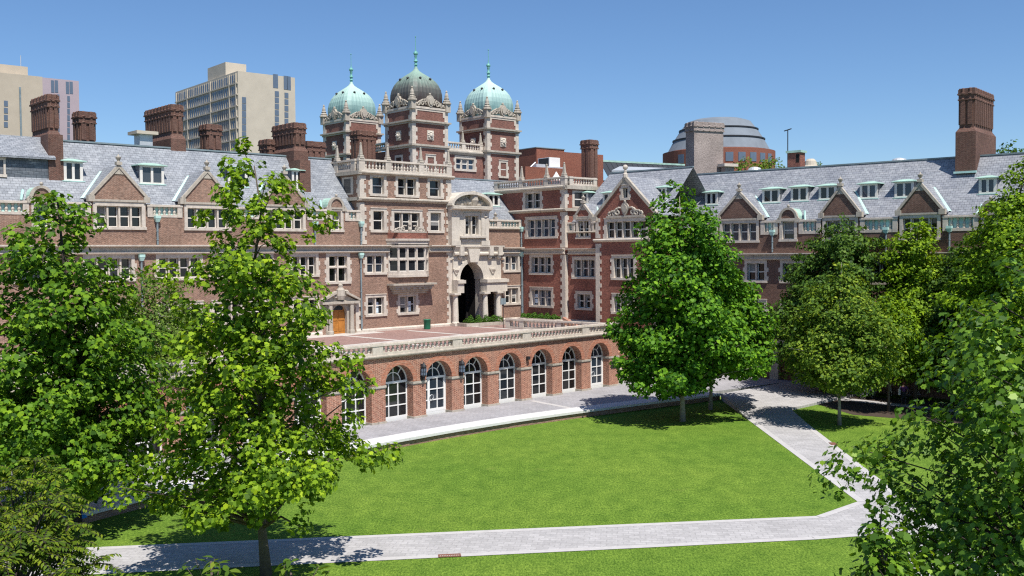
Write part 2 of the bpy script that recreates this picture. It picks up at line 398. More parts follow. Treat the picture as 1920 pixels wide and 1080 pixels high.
def cresting(par, x0, x1, z, h, y=0., name='cresting', mat='stone_w', shield=True, depth=.2):
    m = MB(); w = x1-x0; c = (x0+x1)/2
    m.box(x0, x1, y-.02, y+depth, z, z+.12*h)
    for s in (-1, 1):
        spiral(m, c+s*w*.20, z+.36*h, y+depth*.4, .22*h, 1.3, -s, .085*h, PI/2); spiral(m, c+s*w*.30, z+.28*h, y+depth*.4, .17*h, 1.3, s, .08*h, PI/2)
        spiral(m, c+s*w*.41, z+.22*h, y+depth*.4, .14*h, 1.2, -s, .07*h, PI/2)
        m.tube([(c+s*w*.10, y+depth*.4, z+.62*h), (c+s*w*.17, y+depth*.4, z+.66*h), (c+s*w*.26, y+depth*.4, z+.45*h), (c+s*w*.36, y+depth*.4, z+.42*h), (c+s*w*.46, y+depth*.4, z+.18*h)], .07*h, 5)
    if shield:
        pts = [(c+.30*h*a, z+(.55+.44*b)*h) for a, b in ((0, -1), (.5, -.75), (.95, -.1), (1., .45), (.6, .85), (0, 1.05), (-.6, .85), (-1, .45), (-.95, -.1), (-.5, -.75))]
        m.prism(pts, y-.02, y+depth*.8)
        m.prism([(c+(a-c)*.62, z+.55*h+(b-z-.55*h)*.62) for a, b in pts], y-.09, y)
        m.ball((c, y+depth*.4, z+1.05*h), .11*h)
    else: m.lathe(c, y+depth*.4, [(.12*h, z), (.2*h, z+.3*h), (.1*h, z+.55*h), (.17*h, z+.75*h), (.05*h, z+1.05*h), (.02, z+1.2*h)], 8)
    return m.build(name, M[mat], par)
def cornice(par, x0, x1, zt, zb, y=0., out=.35, name='cornice', mat='stone', band=True):
    m = MB(); h = zt-zb
    m.run([(y+.02, zt), (y-out*1.5, zt), (y-out*1.5, zt-.14*h), (y-out*1.05, zt-.2*h), (y-.1, zt-.26*h), (y-.1, zt-.70*h), (y-out*.8, zt-.74*h), (y-out*.8, zt-.86*h), (y-.06, zb), (y+.02, zb)], x0, x1)
    return m.build(name, M[mat], par)
def string(par, x0, x1, zt, h, y=0., out=.28, name='string_course', mat='stone_w'):
    m = MB(); m.run([(y+.02, zt), (y-out*.6, zt), (y-out, zt-.25*h), (y-out, zt-.5*h), (y-.06, zt-h), (y+.02, zt-h)], x0, x1)
    return m.build(name, M[mat], par)
def gable_dormer(par, x0, x1, zb, zf, za, yb, y=0., bm='brick', sl='slate', hole=None, fin=True, zhead=None, ry=None):
    """brick gable standing on the wall head; roof, coping and finial are its pieces"""
    c = (x0+x1)/2; m = MB(); zh = zhead or zf
    m.grid(x0+.12, x1-.12, zb, zh, y, [hole] if hole else [])
    m.poly((x0+.1, y, zh), (x1-.1, y, zh), (x1-.1, y, zf+.02), (c, y, za-.12), (x0+.1, y, zf+.02))
    for x in (x0+.12, x1-.12): m.poly((x, y, zb), (x, y, zf), (x, y+1.6, zf), (x, y+1.6, zb))
    o = m.build('gable_dormer', M[bm], par)
    r = MB(); t = .09
    for s, xe in ((-1, x0), (1, x1)):
        k = (za-zf)/(abs(c-xe)); ex = xe+s*.12; ez = zf-.12*k
        r.add([(c, y+.1, za), (ex, y+.1, ez), (ex, yb, ez), (c, yb, za), (c, y+.1, za+t), (ex, y+.1, ez+t), (ex, yb, ez+t), (c, yb, za+t)],
              [(0,1,2,3),(7,6,5,4),(0,4,5,1),(1,5,6,2),(2,6,7,3),(3,7,4,0)])
    r.build('roof', M[sl], o)
    q = MB()
    for s, xe in ((-1, x0), (1, x1)):
        k = (za-zf)/(abs(c-xe)); w = .20
        q.add([(c, y-.10, za-.10), (xe, y-.10, zf-.10), (xe, y+.16, zf-.10), (c, y+.16, za-.10), (c, y-.10, za+w), (xe, y-.10, zf+w), (xe, y+.16, zf+w), (c, y+.16, za+w)],
              [(0,1,2,3),(7,6,5,4),(0,4,5,1),(1,5,6,2),(2,6,7,3),(3,7,4,0)])
        q.box(xe-.16 if s < 0 else xe-.3, xe+.3 if s < 0 else xe+.16, y-.14, y+.3, zf-.30, zf+.12)
    q.box(x0+.1, x1-.1, y-.10, y+.05, zf-.28, zf-.13)
    q.prism([(c-.35, za-.55), (c+.35, za-.55), (c, za-.1)], y-.05, y+.02)
    q.build('coping', M['stone_w'], o)
    if ry:                                      # pale copper in the valleys where the little roof meets the big one
        for s in (-1, 1):
            vl = MB(); k = (za-zf)/abs(c-(x0 if s < 0 else x1)); q0, q1 = [(c+s*(za-z)/k, ry(z), z) for z in (zf-.1, za-.25)]
            vl.add([(q0[0]+s*.24, q0[1]-.02, q0[2]+.06), (q0[0]-s*.05, q0[1]-.05, q0[2]+.10), (q1[0]-s*.05, q1[1]-.05, q1[2]+.10), (q1[0]+s*.15, q1[1]-.02, q1[2]+.06)], [(0, 1, 2, 3)])
            vl.build('valley_flashing', M['copper_p'], o)
    if fin: inst('finial', URNM, o, (c, y+.02, za+.12))
    return o
def round_dormer(par, x0, x1, zs, za, yb, y=0., bm='brick', sl='slate', zb=None):
    c = (x0+x1)/2; r = (x1-x0)/2*.82; m = MB()
    pts = arch(c, zs, r*.8, 12, 0, PI, (za-zs)*.85)
    m.prism(pts, y, y+.1)
    for x in (x0, x1-.22): m.box(x, x+.22, y-.02, y+.6, zb, zs)
    o = m.build('round_dormer', M[bm], par)
    q = MB(); a = arch(c, zs, r*.8, 14, 0, PI, (za-zs)*.85); b = arch(c, zs, r*1.05, 14, 0, PI, za-zs+.06)
    for i in range(14): q.prism([a[i], b[i], b[i+1], a[i+1]], y-.10, y+.18)
    for s in (-1, 1):
        spiral(q, c+s*r*1.08, zs+.02, y, .2, 1.2, s, .08, PI/2); q.box(c+s*r*1.05-.22, c+s*r*1.05+.22, y-.12, y+.3, zs-.30, zs-.12)
    q.box(x0-.1, x1+.1, y-.10, y+.05, zs-.14, zs)
    q.ball((c, y, za+.18), .13)
    q.build('coping', M['stone_w'], o)
    t = MB(); a = arch(c, zs, r*.98, 10, 0, PI, za-zs)
    for i in range(10):
        t.poly((a[i][0], y+.15, a[i][1]), (a[i+1][0], y+.15, a[i+1][1]), (a[i+1][0], yb, a[i+1][1]), (a[i][0], yb, a[i][1]))
    t.build('roof', M['copper'], o)
    for e, sg in ((x0, -1), (x1, 1)):
        vl = MB(); vl.tube([(e+sg*.3, y+.5, zs-.1), (e+sg*.02, y+.5+(yb-y)*.35, zs+(za-zs)*.75)], .08, 4); vl.build('valley_flashing', M['copper_p'], o)
    return o
def copper_dormer(par, x0, x1, z0, z1, y, yb, cheek='slate_d', over=.24, hip=True):
    """flat fronted roof dormer with a verdigris lid; the pair of casements is its window"""
    m = MB(); m.box(x0, x0+.08, y+.05, yb, z0-.1, z1); m.box(x1-.08, x1, y+.05, yb, z0-.1, z1); m.box(x0, x1, y+.25, y+.3, z0, z1)
    o = m.build('roof_dormer', M[cheek], par)
    l = MB(); a, b, c, d = x0-over, x1+over, y-over*.8, yb
    l.add([(a, c, z1), (b, c, z1), (b, d, z1), (a, d, z1), (a, c, z1+.06), (b, c, z1+.06), (b, d, z1+.06), (a, d, z1+.06), (a+.7, c+.6, z1+.24), (b-.7, c+.6, z1+.24), (b-.7, d, z1+.24), (a+.7, d, z1+.24)],
          [(0,3,2,1),(0,1,5,4),(1,2,6,5),(3,0,4,7),(4,5,9,8),(5,6,10,9),(7,4,8,11),(8,9,10,11),(2,3,7,6)])
    l.build('lid', M['copper'], o)
    f = MB(); t = .2; cx = (x0+x1)/2
    f.box(x0, x0+t, y, y+.12, z0, z1); f.box(x1-t, x1, y, y+.12, z0, z1); f.box(x0+t, x1-t, y, y+.12, z0, z0+.12); f.box(x0+t, x1-t, y, y+.12, z1-.12, z1)
    f.box(cx-.09, cx+.09, y+.01, y+.12, z0+.12, z1-.12); f.build('frame', M['sash'], o)
    s = MB(); s.box(x0-.12, x1+.12, y-.1, y+.1, z0-.07, z0-.004); s.build('apron', M['copper_p'], o)
    g = MB(); g.box(x0+t, x1-t, y+.09, y+.11, z0+.12, z1-.12); g.build('pane', M['pane'], o)
    return o
def chimney(par, x0, x1, y0, y1, z0, zs, z1, bm='brick_red', ribs=True, foot=.18, pots=0):
    """stack: broad base, ribbed shaft and a corbelled, oversailing cap"""
    m = MB(); m.box(x0-foot, x1+foot, y0-foot, y1+foot, z0, zs-.35); m.taper(x0-foot, x1+foot, y0-foot, y1+foot, zs-.35, zs, foot)
    m.box(x0, x1, y0, y1, zs, z1-.9)
    h = z1-.9
    if ribs:
        for a, b, ax in ((x0, x1, 0), (y0, y1, 1)):
            n = max(2, int((b-a)/.5)); st = (b-a)/n
            for i in range(n):
                p = a+(i+.5)*st
                for e in ((y0, y1) if ax == 0 else (x0, x1)):
                    lo, hi = e-.09, e+.09
                    if ax == 0: m.box(p-st*.32, p+st*.32, lo, hi, zs+.25, h+.001)
                    else: m.box(lo, hi, p-st*.32, p+st*.32, zs+.25, h+.001)
    o = m.build('chimney', M[bm], par)
    c = MB()
    for k, (a, b, g) in enumerate(((h, h+.09, .11), (h+.09, h+.42, .06), (h+.42, h+.54, .14), (h+.54, z1-.06, .09), (z1-.06, z1+.03, .04))):
        c.box(x0-g, x1+g, y0-g, y1+g, a, b)
    n = max(2, int((y1-y0)/.62)); st = (y1-y0)/n
    for i in range(n):                         # scalloped edge: each flue shaft carries its own swelling cap
        p = y0+(i+.5)*st
        for e, s in ((x0, -1), (x1, 1)):
            c.lathe(e, p, [(.1, h), (.16, h+.07), (.11, h+.16), (.12, h+.4), (.20, h+.52), (.16, h+.62), (.16, z1-.02), (.11, z1+.04)], 8)
    n = max(2, int((x1-x0)/.62)); st = (x1-x0)/n
    for i in range(n):
        p = x0+(i+.5)*st
        for e in (y0, y1): c.lathe(p, e, [(.1, h), (.16, h+.07), (.11, h+.16), (.12, h+.4), (.20, h+.52), (.16, h+.62), (.16, z1-.02), (.11, z1+.04)], 8)
    c.build('cap', M[bm], o)
    fl = MB(); fl.box(x0-foot-.1, x1+foot+.1, y0-foot-.12, y0-foot-.01, z0, z0+.16); fl.build('flashing', M['copper_p'], o)
    return o
def pipe(par, x, y, z0, z1, head=True, mat='lead'):
    m = MB(); m.lathe(x, y, [(.075, z0), (.075, z1)], 8)
    for k in range(3): m.lathe(x, y, [(.10, z0+(z1-z0)*(k+.5)/3), (.10, z0+(z1-z0)*(k+.5)/3+.08)], 8)
    o = m.build('downpipe', M[mat], par)
    if head:
        h = MB(); h.add([(x-.12,y-.12,z1-.25),(x+.12,y-.12,z1-.25),(x+.12,y+.1,z1-.25),(x-.12,y+.1,z1-.25),(x-.2,y-.2,z1+.02),(x+.2,y-.2,z1+.02),(x+.2,y+.1,z1+.02),(x-.2,y+.1,z1+.02)],
              [(0,3,2,1),(4,5,6,7),(0,1,5,4),(1,2,6,5),(2,3,7,6),(3,0,4,7)]); h.box(x-.21, x+.21, y-.21, y+.1, z1+.02, z1+.22)
        h.build('rainwater_head', M['copper_p'], o)
    return o
# ------------------------------------------------------------------ frames of the facades
FL = Fr((-5.66, 92.78), 43)
cM = FL.w(9.10, 0); FM = Fr(cM, -47)
cK = FM.w(6.07, 0); FK = Fr(cK, -43.7)
FR = Fr((22.5, 85.0), -40.6)
FA = Fr((-9.01, 63.24), 45.7)
def holes_px(fr, lst, off=0.): return None
def seg(m, p, q, s0, s1, z0, z1, th, o0=0.):      # box standing on the line p-q of a plan, from s0 to s1 metres
    p = np.array(p, float); q = np.array(q, float); d = (q-p)/np.linalg.norm(q-p); n = np.array([-d[1], d[0]])
    a = p+d*s0+n*o0; b = p+d*s1+n*o0; c = b+n*th; e = a+n*th
    m.add([(*a, z0), (*b, z0), (*c, z0), (*e, z0), (*a, z1), (*b, z1), (*c, z1), (*e, z1)], [(0,3,2,1),(4,5,6,7),(0,1,5,4),(1,2,6,5),(2,3,7,6),(3,0,4,7)])

# ================================================================== the long wing on the left
LW = thing('dormitory_wing', 'long brown brick dormitory wing left of the domed towers, with slate roof and brick gables', 'building', FL.w(0, 0), FL.a)
xL0, xT = -52., -10.2
RY, RZ = 4.5, 20.05; EY, EZ = .35, 14.75; RM = (RZ-EZ)/(RY-EY)
def Lroofy(z): return EY+(z-EZ)/RM
holes = []
# top floor: four-light windows under the gables
gab = []
D1 = (FL.hx(181.6, 405), FL.hx(266, 405)); D2 = (FL.hx(351.7, 409), FL.hx(426.7, 409))
for c in (-17.55,):
    w = (D2[1]-D2[0])/2; gab.append((c-w, c+w))
gab = [D1, D2] + gab + [(D1[0]-10.6, D1[1]-10.6), (D1[0]-17.3, D1[1]-17.3)]
gh = []
for a, b in gab:
    h = window(LW, a, b, 13.63, 15.13, 4, sur=.26, quoin=False, head=.34); gh.append(h); holes.append(h)
rd = [(FL.hx(623, 415), FL.hx(639, 415))]; w = rd[0][1]-rd[0][0]
rx = FL.hx(78, 370); rd.append((rx-w/2, rx+w/2))
rh = []
for a, b in rd:
    h = window(LW, a, b, 13.62, 15.2, 1, sur=.26, quoin=False, head=.2); rh.append(h); holes.append(h)
# the two floors above the terrace
rows = []
for px, n, wd in ((205, 4, 3.2), (337, 4, 3.2), (425, 3, 2.2), (490, 2, 1.7), (571, 3, 2.2)):
    c = FL.hx(px, 500); rows.append((c-wd/2, c+wd/2, n))
x0 = rows[0][0]
for k in range(1, 5): rows.append((x0-4.6*k, x0-4.6*k+(1.7 if k % 2 else 3.0), 2 if k % 2 else 4))
for a, b, n in rows:
    holes.append(window(LW, a, b, 9.85, 11.35, n)); holes.append(window(LW, a, b, 6.2, 7.75, n))
a, b = FL.hx(617, 505), FL.hx(651, 505)
holes.append(window(LW, a, b, FL.hz(634, 528), FL.hz(634, 480), 2, trans=FL.hz(634, 501), sur=.3))
# doorway with broken pediment
dx0, dx1 = FL.hx(622, 600), FL.hx(649, 600); dz1 = FL.hz(636, 571.8); holes.append((dx0, dx1, 4.7, dz1))
mb = MB(); mb.grid(xL0, xT, 4.4, 14.42, 0, holes); mb.build('wall', M['brick'], LW)
m = MB(); c = (dx0+dx1)/2; r = (dx1-dx0)/2
for s in (-1, 1):
    xa = c+s*r; m.box(min(xa, xa+s*.62), max(xa, xa+s*.62), -.16, .4, 4.7, dz1+.1)
    m.lathe(c+s*(r+.34), -.38, [(.26, 4.7), (.26, 5.0), (.2, 5.05), (.18, 7.2), (.25, 7.3), (.25, 7.45)], 10)
    spiral(m, c+s*(r+.62), dz1-.2, -.15, .28, 1.4, s, .09)
pts = [(c-r-1.05, dz1+.1), (c+r+1.05, dz1+.1), (c+r+1.05, dz1+.3), (c+.1, dz1+1.05), (c-.1, dz1+1.05), (c-r-1.05, dz1+.3)]
m.prism(pts, -.18, .02); m.box(c-r-1.15, c+r+1.15, -.5, .02, dz1+.1, dz1+.32)
for s in (-1, 1):
    m.add([(c+s*(r+1.2), -.5, dz1+.32), (c+s*.45, -.5, dz1+1.0), (c+s*.45, .02, dz1+1.0), (c+s*(r+1.2), .02, dz1+.32), (c+s*(r+1.2), -.5, dz1+.5), (c+s*.45, -.5, dz1+1.2), (c+s*.45, .02, dz1+1.2), (c+s*(r+1.2), .02, dz1+.5)],
          [(0,1,2,3),(4,7,6,5),(0,4,5,1),(1,5,6,2),(2,6,7,3),(3,7,4,0)])
q = arch(c, dz1-r, r, 12); qo = [(c+r+.02, dz1+.12), (c-r-.02, dz1+.12)]
m.prism([(c+r, dz1-r)]+q[1:-1]+[(c-r, dz1-r), (c-r-.01, dz1+.12), (c+r+.01, dz1+.12)], -.14, .3)
for s in (-1, 1): quoins(LW, c+s*(r+1.0), 4.7, 7.3, s, -.02, .3, .5)
dsr = m.build('door_surround', M['stone_w'], LW)
cr = MB(); cr.lathe(c, -.3, [(.32, dz1+.45), (.42, dz1+.8), (.36, dz1+1.3), (.2, dz1+1.5), (.22, dz1+1.7), (.05, dz1+1.85)], 9)
for s in (-1, 1): spiral(cr, c+s*.5, dz1+.95, -.28, .3, 1.3, s, .1)
cr.build('coat_of_arms', M['stone_w'], dsr)
d = MB(); d.prism([(c-r, 4.72), (c+r, 4.72)]+arch(c, dz1-r, r-.01, 12), .2, .27)
for k in (-1, 1):
    for zz in (4.95, 5.85): d.box(c+k*r*.5-.3, c+k*r*.5+.3, .17, .2, zz, zz+.75)
dr = d.build('door', M['wood'], LW)
g = MB(); g.box(c-.5, c+.5, .16, .19, 6.75, 7.25); g.build('pane', M['pane'], dr)
# plinth, cornice, parapets
mb = MB(); mb.run([(-.16, 4.4), (-.16, 4.88), (-.05, 5.0), (.02, 5.0), (.02, 4.4)], xL0, dx0-1.0); mb.build('plinth', M['stone'], LW); mb = MB(); mb.run([(-.16, 4.4), (-.16, 4.88), (-.05, 5.0), (.02, 5.0), (.02, 4.4)], dx1+1.0, xT)
mb.build('plinth', M['stone'], LW)
cornice(LW, xL0, xT, 12.32, 11.62)
ed = sorted([(a-.42, b+.42) for a, b in gab]+[(a-.42, b+.42) for a, b in rd])
cuts = [xL0] + [v for e in ed for v in e] + [xT-.05]
for a, b in zip(cuts[::2], cuts[1::2]):
    if b-a > .8: balustrade(LW, a, b, .12, 14.38, 15.32, step=.42, back='copper_p', pw=.38, mat='stone')
for h in gh: gable_dormer(LW, h[0]-.44, h[1]+.44, 14.40, 15.72, 17.98, Lroofy(17.98)-.05, hole=h, ry=Lroofy)
for h in rh: round_dormer(LW, h[0]-.45, h[1]+.45, 15.5, 16.35, Lroofy(16.3), zb=14.4)
mb = MB(); mb.add([(xL0, EY, EZ), (xT, EY, EZ), (xT, RY, RZ), (xL0, RY, RZ), (xL0, 10.5, 14.5), (xT, 10.5, 14.5)], [(0, 1, 2, 3), (3, 2, 5, 4)])
mb.build('roof', M['slate'], LW)
mb = MB(); mb.box(xL0, xT, RY-.12, RY+.12, RZ-.02, RZ+.10); mb.build('ridge_cap', M['lead'], LW)
mb = MB(); mb.grid(xL0, xT, 4.4, 14.6, 11); mb.build('rear_wall', M['brick'], LW)
# roof dormers
def dorm(par, fr, pxl, pxr, pyt, pyb, ye, ze, m_, zr=None, **k):
    x, y, z = fr.slope((pxl+pxr)/2, pyb, ye, ze, m_)
    a, b = fr.hx(pxl, pyb, y), fr.hx(pxr, pyb, y); zt = fr.hz((pxl+pxr)/2, pyt, y)
    return copper_dormer(par, a, b, z, zt, y, y+(zt-z)/m_+.25, **k)
dorm(LW, FL, 263, 308, 311, 345, EY, EZ, RM); dorm(LW, FL, 120, 156, 303, 339, EY, EZ, RM, cheek='slate_d'); dorm(LW, FL, 548, 567, 320, 357, EY, EZ, RM); dorm(LW, FL, 428, 464, 317, 350, EY, EZ, RM)
# slate-hung shed dormer at the far left
x, y, z = FL.slope(50, 333, EY, EZ, RM); xa, xb = FL.hx(-60, 333, y), FL.hx(97, 333, y); zt = FL.hz(50, 297, y)
m = MB(); m.box(xa, xb, y, y+2.2, z, zt); sd = m.build('shed_dormer', M['slate_d'], LW)
m = MB(); m.add([(xa-.2, y-.35, zt-.02), (xb+.2, y-.35, zt-.02), (xb+.2, RY, RZ+.05), (xa-.2, RY, RZ+.05), (xa-.2, y-.35, zt+.12), (xb+.2, y-.35, zt+.12), (xb+.2, RY, RZ+.16), (xa-.2, RY, RZ+.16)], [(0,3,2,1),(4,5,6,7),(0,1,5,4),(1,2,6,5),(3,0,4,7)])
m.build('shed_roof', M['slate'], sd)
window(LW, FL.hx(-14, 315, y), FL.hx(6, 315, y), z+.15, zt-.2, 2, y=y-.06, depth=.2, sur=.14, quoin=False, head=.1, mat='stone')
# chimneys along the ridge
def chim(par, fr, yf, pxa, pxb, pyb, pyt, ln, zb=None, bm='brick_chim', fs=1.6, foot=.18):
    a, b = fr.hx(pxa, pyb, yf), fr.hx(pxb, pyb, yf); z0 = zb if zb is not None else fr.hz((pxa+pxb)/2, pyb, yf); z1 = fr.hz((pxa+pxb)/2, pyt, yf)
    return chimney(par, a, b, yf, yf+ln, z0, z0+fs, z1, bm, foot=foot)
y = FL.slope(102, 338, EY, EZ, RM)[1]
m = MB(); a, b = FL.hx(92, 338, y), FL.hx(120, 338, y); z = FL.hz(105, 338, y); zt = FL.hz(105, 252, y)
m.box(a, b, y, y+1.6, z-.1, zt); cc = m.build('chimney', M['brick_chim'], LW)
chim(LW, FL, 3.6, 92, 110, 268, 178, 3.6, zb=18.3, fs=2.3)
chim(LW, FL, 7.0, 150, 179, 270, 210, 1.3, zb=18.5, fs=1.8)
y = FL.slope(336, 284, EY, EZ, RM)[1]
chim(LW, FL, y+.2, 323, 343, 284, 197, 5.0, zb=18.6, fs=2.6)
chim(LW, FL, 7.2, 389, 415, 285, 234, 1.3, zb=18.5, fs=1.8)
y = FL.slope(573, 360, EY, EZ, RM)[1]
m = MB(); a, b = FL.hx(563, 360, y), FL.hx(583, 360, y); z = FL.hz(573, 360, y)
m.box(a, b, y, y+1.8, z-.1, FL.hz(573, 300, y)); m.build('chimney', M['brick_chim'], LW)
chim(LW, FL, y+1.3, 553, 573, 320, 231, 3.6, zb=17.4, bm='brick_chim', fs=3.4)
chim(LW, FL, 6.6, 502, 522, 300, 262, 1.4, zb=18.5, bm='brick_chim', fs=.8)
chim(LW, FL, 9.0, 577, 609, 300, 266, 1.6, zb=17.5, bm='brick_chim', fs=1.3)
for px, top in ((591, 420), (677.5, 420), (295.5, 410)):
    x = FL.hx(px, 440, -.15); pipe(LW, x, -.15, 12.35, FL.hz(px, top, -.15))
x = FL.hx(677.5, 540, -.15); pipe(LW, x, -.15, 5.0, 11.4); x = FL.hx(265, 475, -.15); pipe(LW, x, -.15, 5.0, 11.4)
# zinc ventilator with a flat cap on the ridge
x0, x1 = FL.hx(262, 255, 5.), FL.hx(286, 255, 5.)
m = MB(); m.box(x0, x1, 5, 6.1, 19.6, FL.hz(274, 252, 5)); vv = m.build('roof_vent', M['metal'], LW)
m = MB(); z = FL.hz(274, 252, 5); m.box(x0-.35, x1+.35, 4.7, 6.5, z, z+.25); m.build('vent_cap', M['concrete'], vv)

# ================================================================== the gatehouse: five-storey block, portal and the bay beside it
GH = thing('gatehouse', 'five storey brown brick gatehouse with stone balustrade, oriel window and pale carved portal', 'building', FL.w(0, 0), FL.a)
holes = []
for pa, pb, n in ((698, 720, 1), (746, 780, 2), (805.5, 826, 1)):
    a, b = FL.hx(pa, 350), FL.hx(pb, 353); holes.append(window(GH, a, b, 16.80, 18.30, n, head=.09, sur=.26))
for pa, pb, n, za, zb in ((700, 720, 1, 13.62, 15.30), (739, 787, 3, 13.62, 15.22), (807, 827, 1, 13.62, 15.30)):
    a, b = FL.hx(pa, 415), FL.hx(pb, 418); holes.append(window(GH, a, b, za, zb, n, sur=.3))
a, b = FL.hx(688, 495), FL.hx(720, 495); holes.append(window(GH, a, b, 9.9, 11.38, 2))
a, b = FL.hx(689.6, 575), FL.hx(720, 575); holes.append(window(GH, a, b, 6.22, 7.70, 2, papers=((.98, .1, .38, .95),)))
a, b = FL.hx(749.8, 570), FL.hx(780, 570); holes.append(window(GH, a, b, FL.hz(765, 586), FL.hz(765, 555.5), 2, papers=((1.05, .1, .42, .9),)))
for pa, pb in ((947.5, 971),):
    a, b = FL.hx(pa, 495), FL.hx(pb, 495); holes.append(window(GH, a, b, 9.80, 11.22, 2, papers=((.85, .12, .4, .42),))); holes.append(window(GH, a, b, 6.55, 8.02, 2))
mb = MB(); mb.grid(xT, -.02, 4.4, 18.45, 0, holes)
mb.poly((xT, 8., 14.5), (xT, 0, 14.5), (xT, 0, 18.45), (xT, 8., 18.45)); mb.poly((0, 0, 14.5), (0, 8, 14.5), (0, 8, 18.45), (0, 0, 18.45)); mb.poly((xT, 0, 18.47), (0, 0, 18.47), (0, 9, 18.47), (xT, 9, 18.47))
mb.build('wall', M['brick'], GH)
mb = MB(); mb.grid(6.2, 9.1, 4.4, 12.0, 0, holes); mb.grid(-.02, 9.1, 12.0, 13.95, 0); mb.build('bay_wall', M['brick'], GH)
quoins(GH, 0, 5.0, 16.05, -1); quoins(GH, 0, 16.5, 18.35, -1); quoins(GH, xT, 12.4, 16.0, 1, ret=.5); quoins(GH, xT, 16.5, 18.35, 1, ret=.5)
string(GH, xT-.3, .28, 16.49, .36); string(GH, xT-.3, .28, 18.76, .34, out=.32)
m = MB(); m.box(xT-.3, xT, -.25, 8, 16.2, 16.49); m.box(xT-.32, xT, -.3, 8, 18.45, 18.76); m.build('string_course', M['stone_w'], GH)
P1 = [FL.hx(728, 310), FL.hx(790, 318)]
balustrade(GH, xT-.1, .1, .1, 18.76, 19.80, P1, step=.36, pw=.62); balustrade(GH, .5, 8., xT-.0, 18.762, 19.798, [3.5], step=.36, axis='y', pw=.6)
for x in (xT+.2, P1[0], P1[1], -.2): finial(GH, x, .1, 19.82, .95)
finial(GH, xT, 3.5, 19.82, .95)
cornice(GH, xT, FL.hx(728, 465)-.02, 12.32, 11.62); cornice(GH, FL.hx(803, 465)+.02, -.06, 12.3, 11.62)
mb = MB(); mb.run([(-.16, 4.4), (-.16, 4.88), (-.05, 5.0), (.02, 5.0), (.02, 4.4)], xT, 0.); mb.build('plinth', M['stone'], GH); mb = MB(); mb.run([(-.16, 4.4), (-.16, 5.0), (-.05, 5.1), (.02, 5.1), (.02, 4.4)], 6.4, 9.1); mb.build('plinth', M['stone'], GH)
# side window of the top storey (seen in the left return)
m = MB(); 
for z0, z1 in ((16.75, 18.3),): m.box(xT-.06, xT+.02, 1.0, 2.7, z0, z1)
o = m.build('window', M['stone'], GH); m = MB(); m.box(xT-.07, xT-.04, 1.35, 2.4, 16.9, 18.15); m.build('pane', M['pane'], o)
# oriel
yo = -.95; ox0, ox1 = FL.hx(727, 490), FL.hx(803.5, 490)
of0, of1 = FL.hx(747.5, 490, yo), FL.hx(799, 490, yo)
zs, zg0, zg1, zt = FL.hz(770, 517, yo), FL.hz(770, 508.5, yo), FL.hz(770, 464, yo), FL.hz(770, 445, yo)
pl = [(ox0, 0), (of0, yo), (of1, yo), (ox1, 0)]
m = MB(); m.flat([(ox0-.05, 0.02), (of0-.05, yo-.08), (of1+.05, yo-.08), (ox1+.05, 0.02)], zs-.12, zs+.10); m.flat(pl, zs+.1, zg0)
m.flat(pl, zg1, zt-.75); m.flat([(ox0-.12, .02), (of0-.1, yo-.14), (of1+.1, yo-.14), (ox1+.12, .02)], zg1+.08, zg1+.2)
m.flat([(ox0-.2, .02), (of0-.18, yo-.26), (of1+.18, yo-.26), (ox1+.2, .02)], zt-.3, zt-.12); m.flat([(ox0-.12, .02), (of0-.1, yo-.14), (of1+.1, yo-.14), (ox1+.12, .02)], zt-.62, zt-.3)
ztr = FL.hz(770, 486, yo)
for i in range(3):
    p, q = pl[i], pl[i+1]; ln = math.dist(p, q); n = (1, 3, 1)[i]
    for k in range(n+1):
        s = ln*k/n; w = .16 if 0 < k < n else .2
        seg(m, p, q, max(0, s-w/2 if k else 0), min(ln, s+w/2 if k < n else ln), zg0, zg1, .22)
    seg(m, p, q, 0, ln, ztr-.08, ztr+.08, .2, .004)
orl = m.build('oriel_window', M['stone'], GH)
g = MB(); s_ = MB()
for i in range(3):
    p, q = pl[i], pl[i+1]; ln = math.dist(p, q); seg(g, p, q, .02, ln-.02, zg0, zg1, .03, .15)
    for k in range((1, 3, 1)[i]):
        n = (1, 3, 1)[i]; a, b = ln*k/n+.1, ln*(k+1)/n-.1
        for z0, z1 in ((zg0, ztr-.08), (ztr+.08, zg1)):
            seg(s_, p, q, a, a+.05, z0, z1, .05, .1); seg(s_, p, q, b-.05, b, z0, z1, .05, .1); seg(s_, p, q, a, b, z1-.05, z1, .052, .1); seg(s_, p, q, a, b, z0, z0+.06, .052, .1)
g.build('pane', M['pane'], orl); s_.build('sash', M['sash'], orl)
m = MB(); m.flat([(ox0, .02), (of0, yo), (of1, yo), (ox1, .02)], zt-.12, zt+.42); m.build('oriel_parapet', M['brick_red'], GH)
cresting(GH, of0-.5, of1+.1, zt+.42, .95, yo, shield=False)
m = MB(); m.flat([(ox0+.05, 0.02), (of0+.1, yo+.18), (of1-.1, yo+.18), (ox1-.05, 0.02)], zs-.95, zs-.12); m.build('oriel_base', M['brick'], GH)
hz0, hz1 = FL.hz(765, 536, yo), FL.hz(765, 531.5, yo)
m = MB(); m.box(ox0-.15, ox1+.15, yo-.1, .02, hz1-.16, hz1)
for k in range(4): m.box(ox0+.1+.12*k, ox1-.1-.12*k, yo+.05+.22*k, .02, hz1-.16-.2*(k+1), hz1-.16-.2*k)
n = 7
for k in range(n):
    x = ox0+.4+(ox1-ox0-.8)*k/(n-1); m.box(x-.13, x+.13, yo+.12, .0, hz1-.55, hz1-.16)
m.build('corbelled_hood', M['stone_w'], GH)
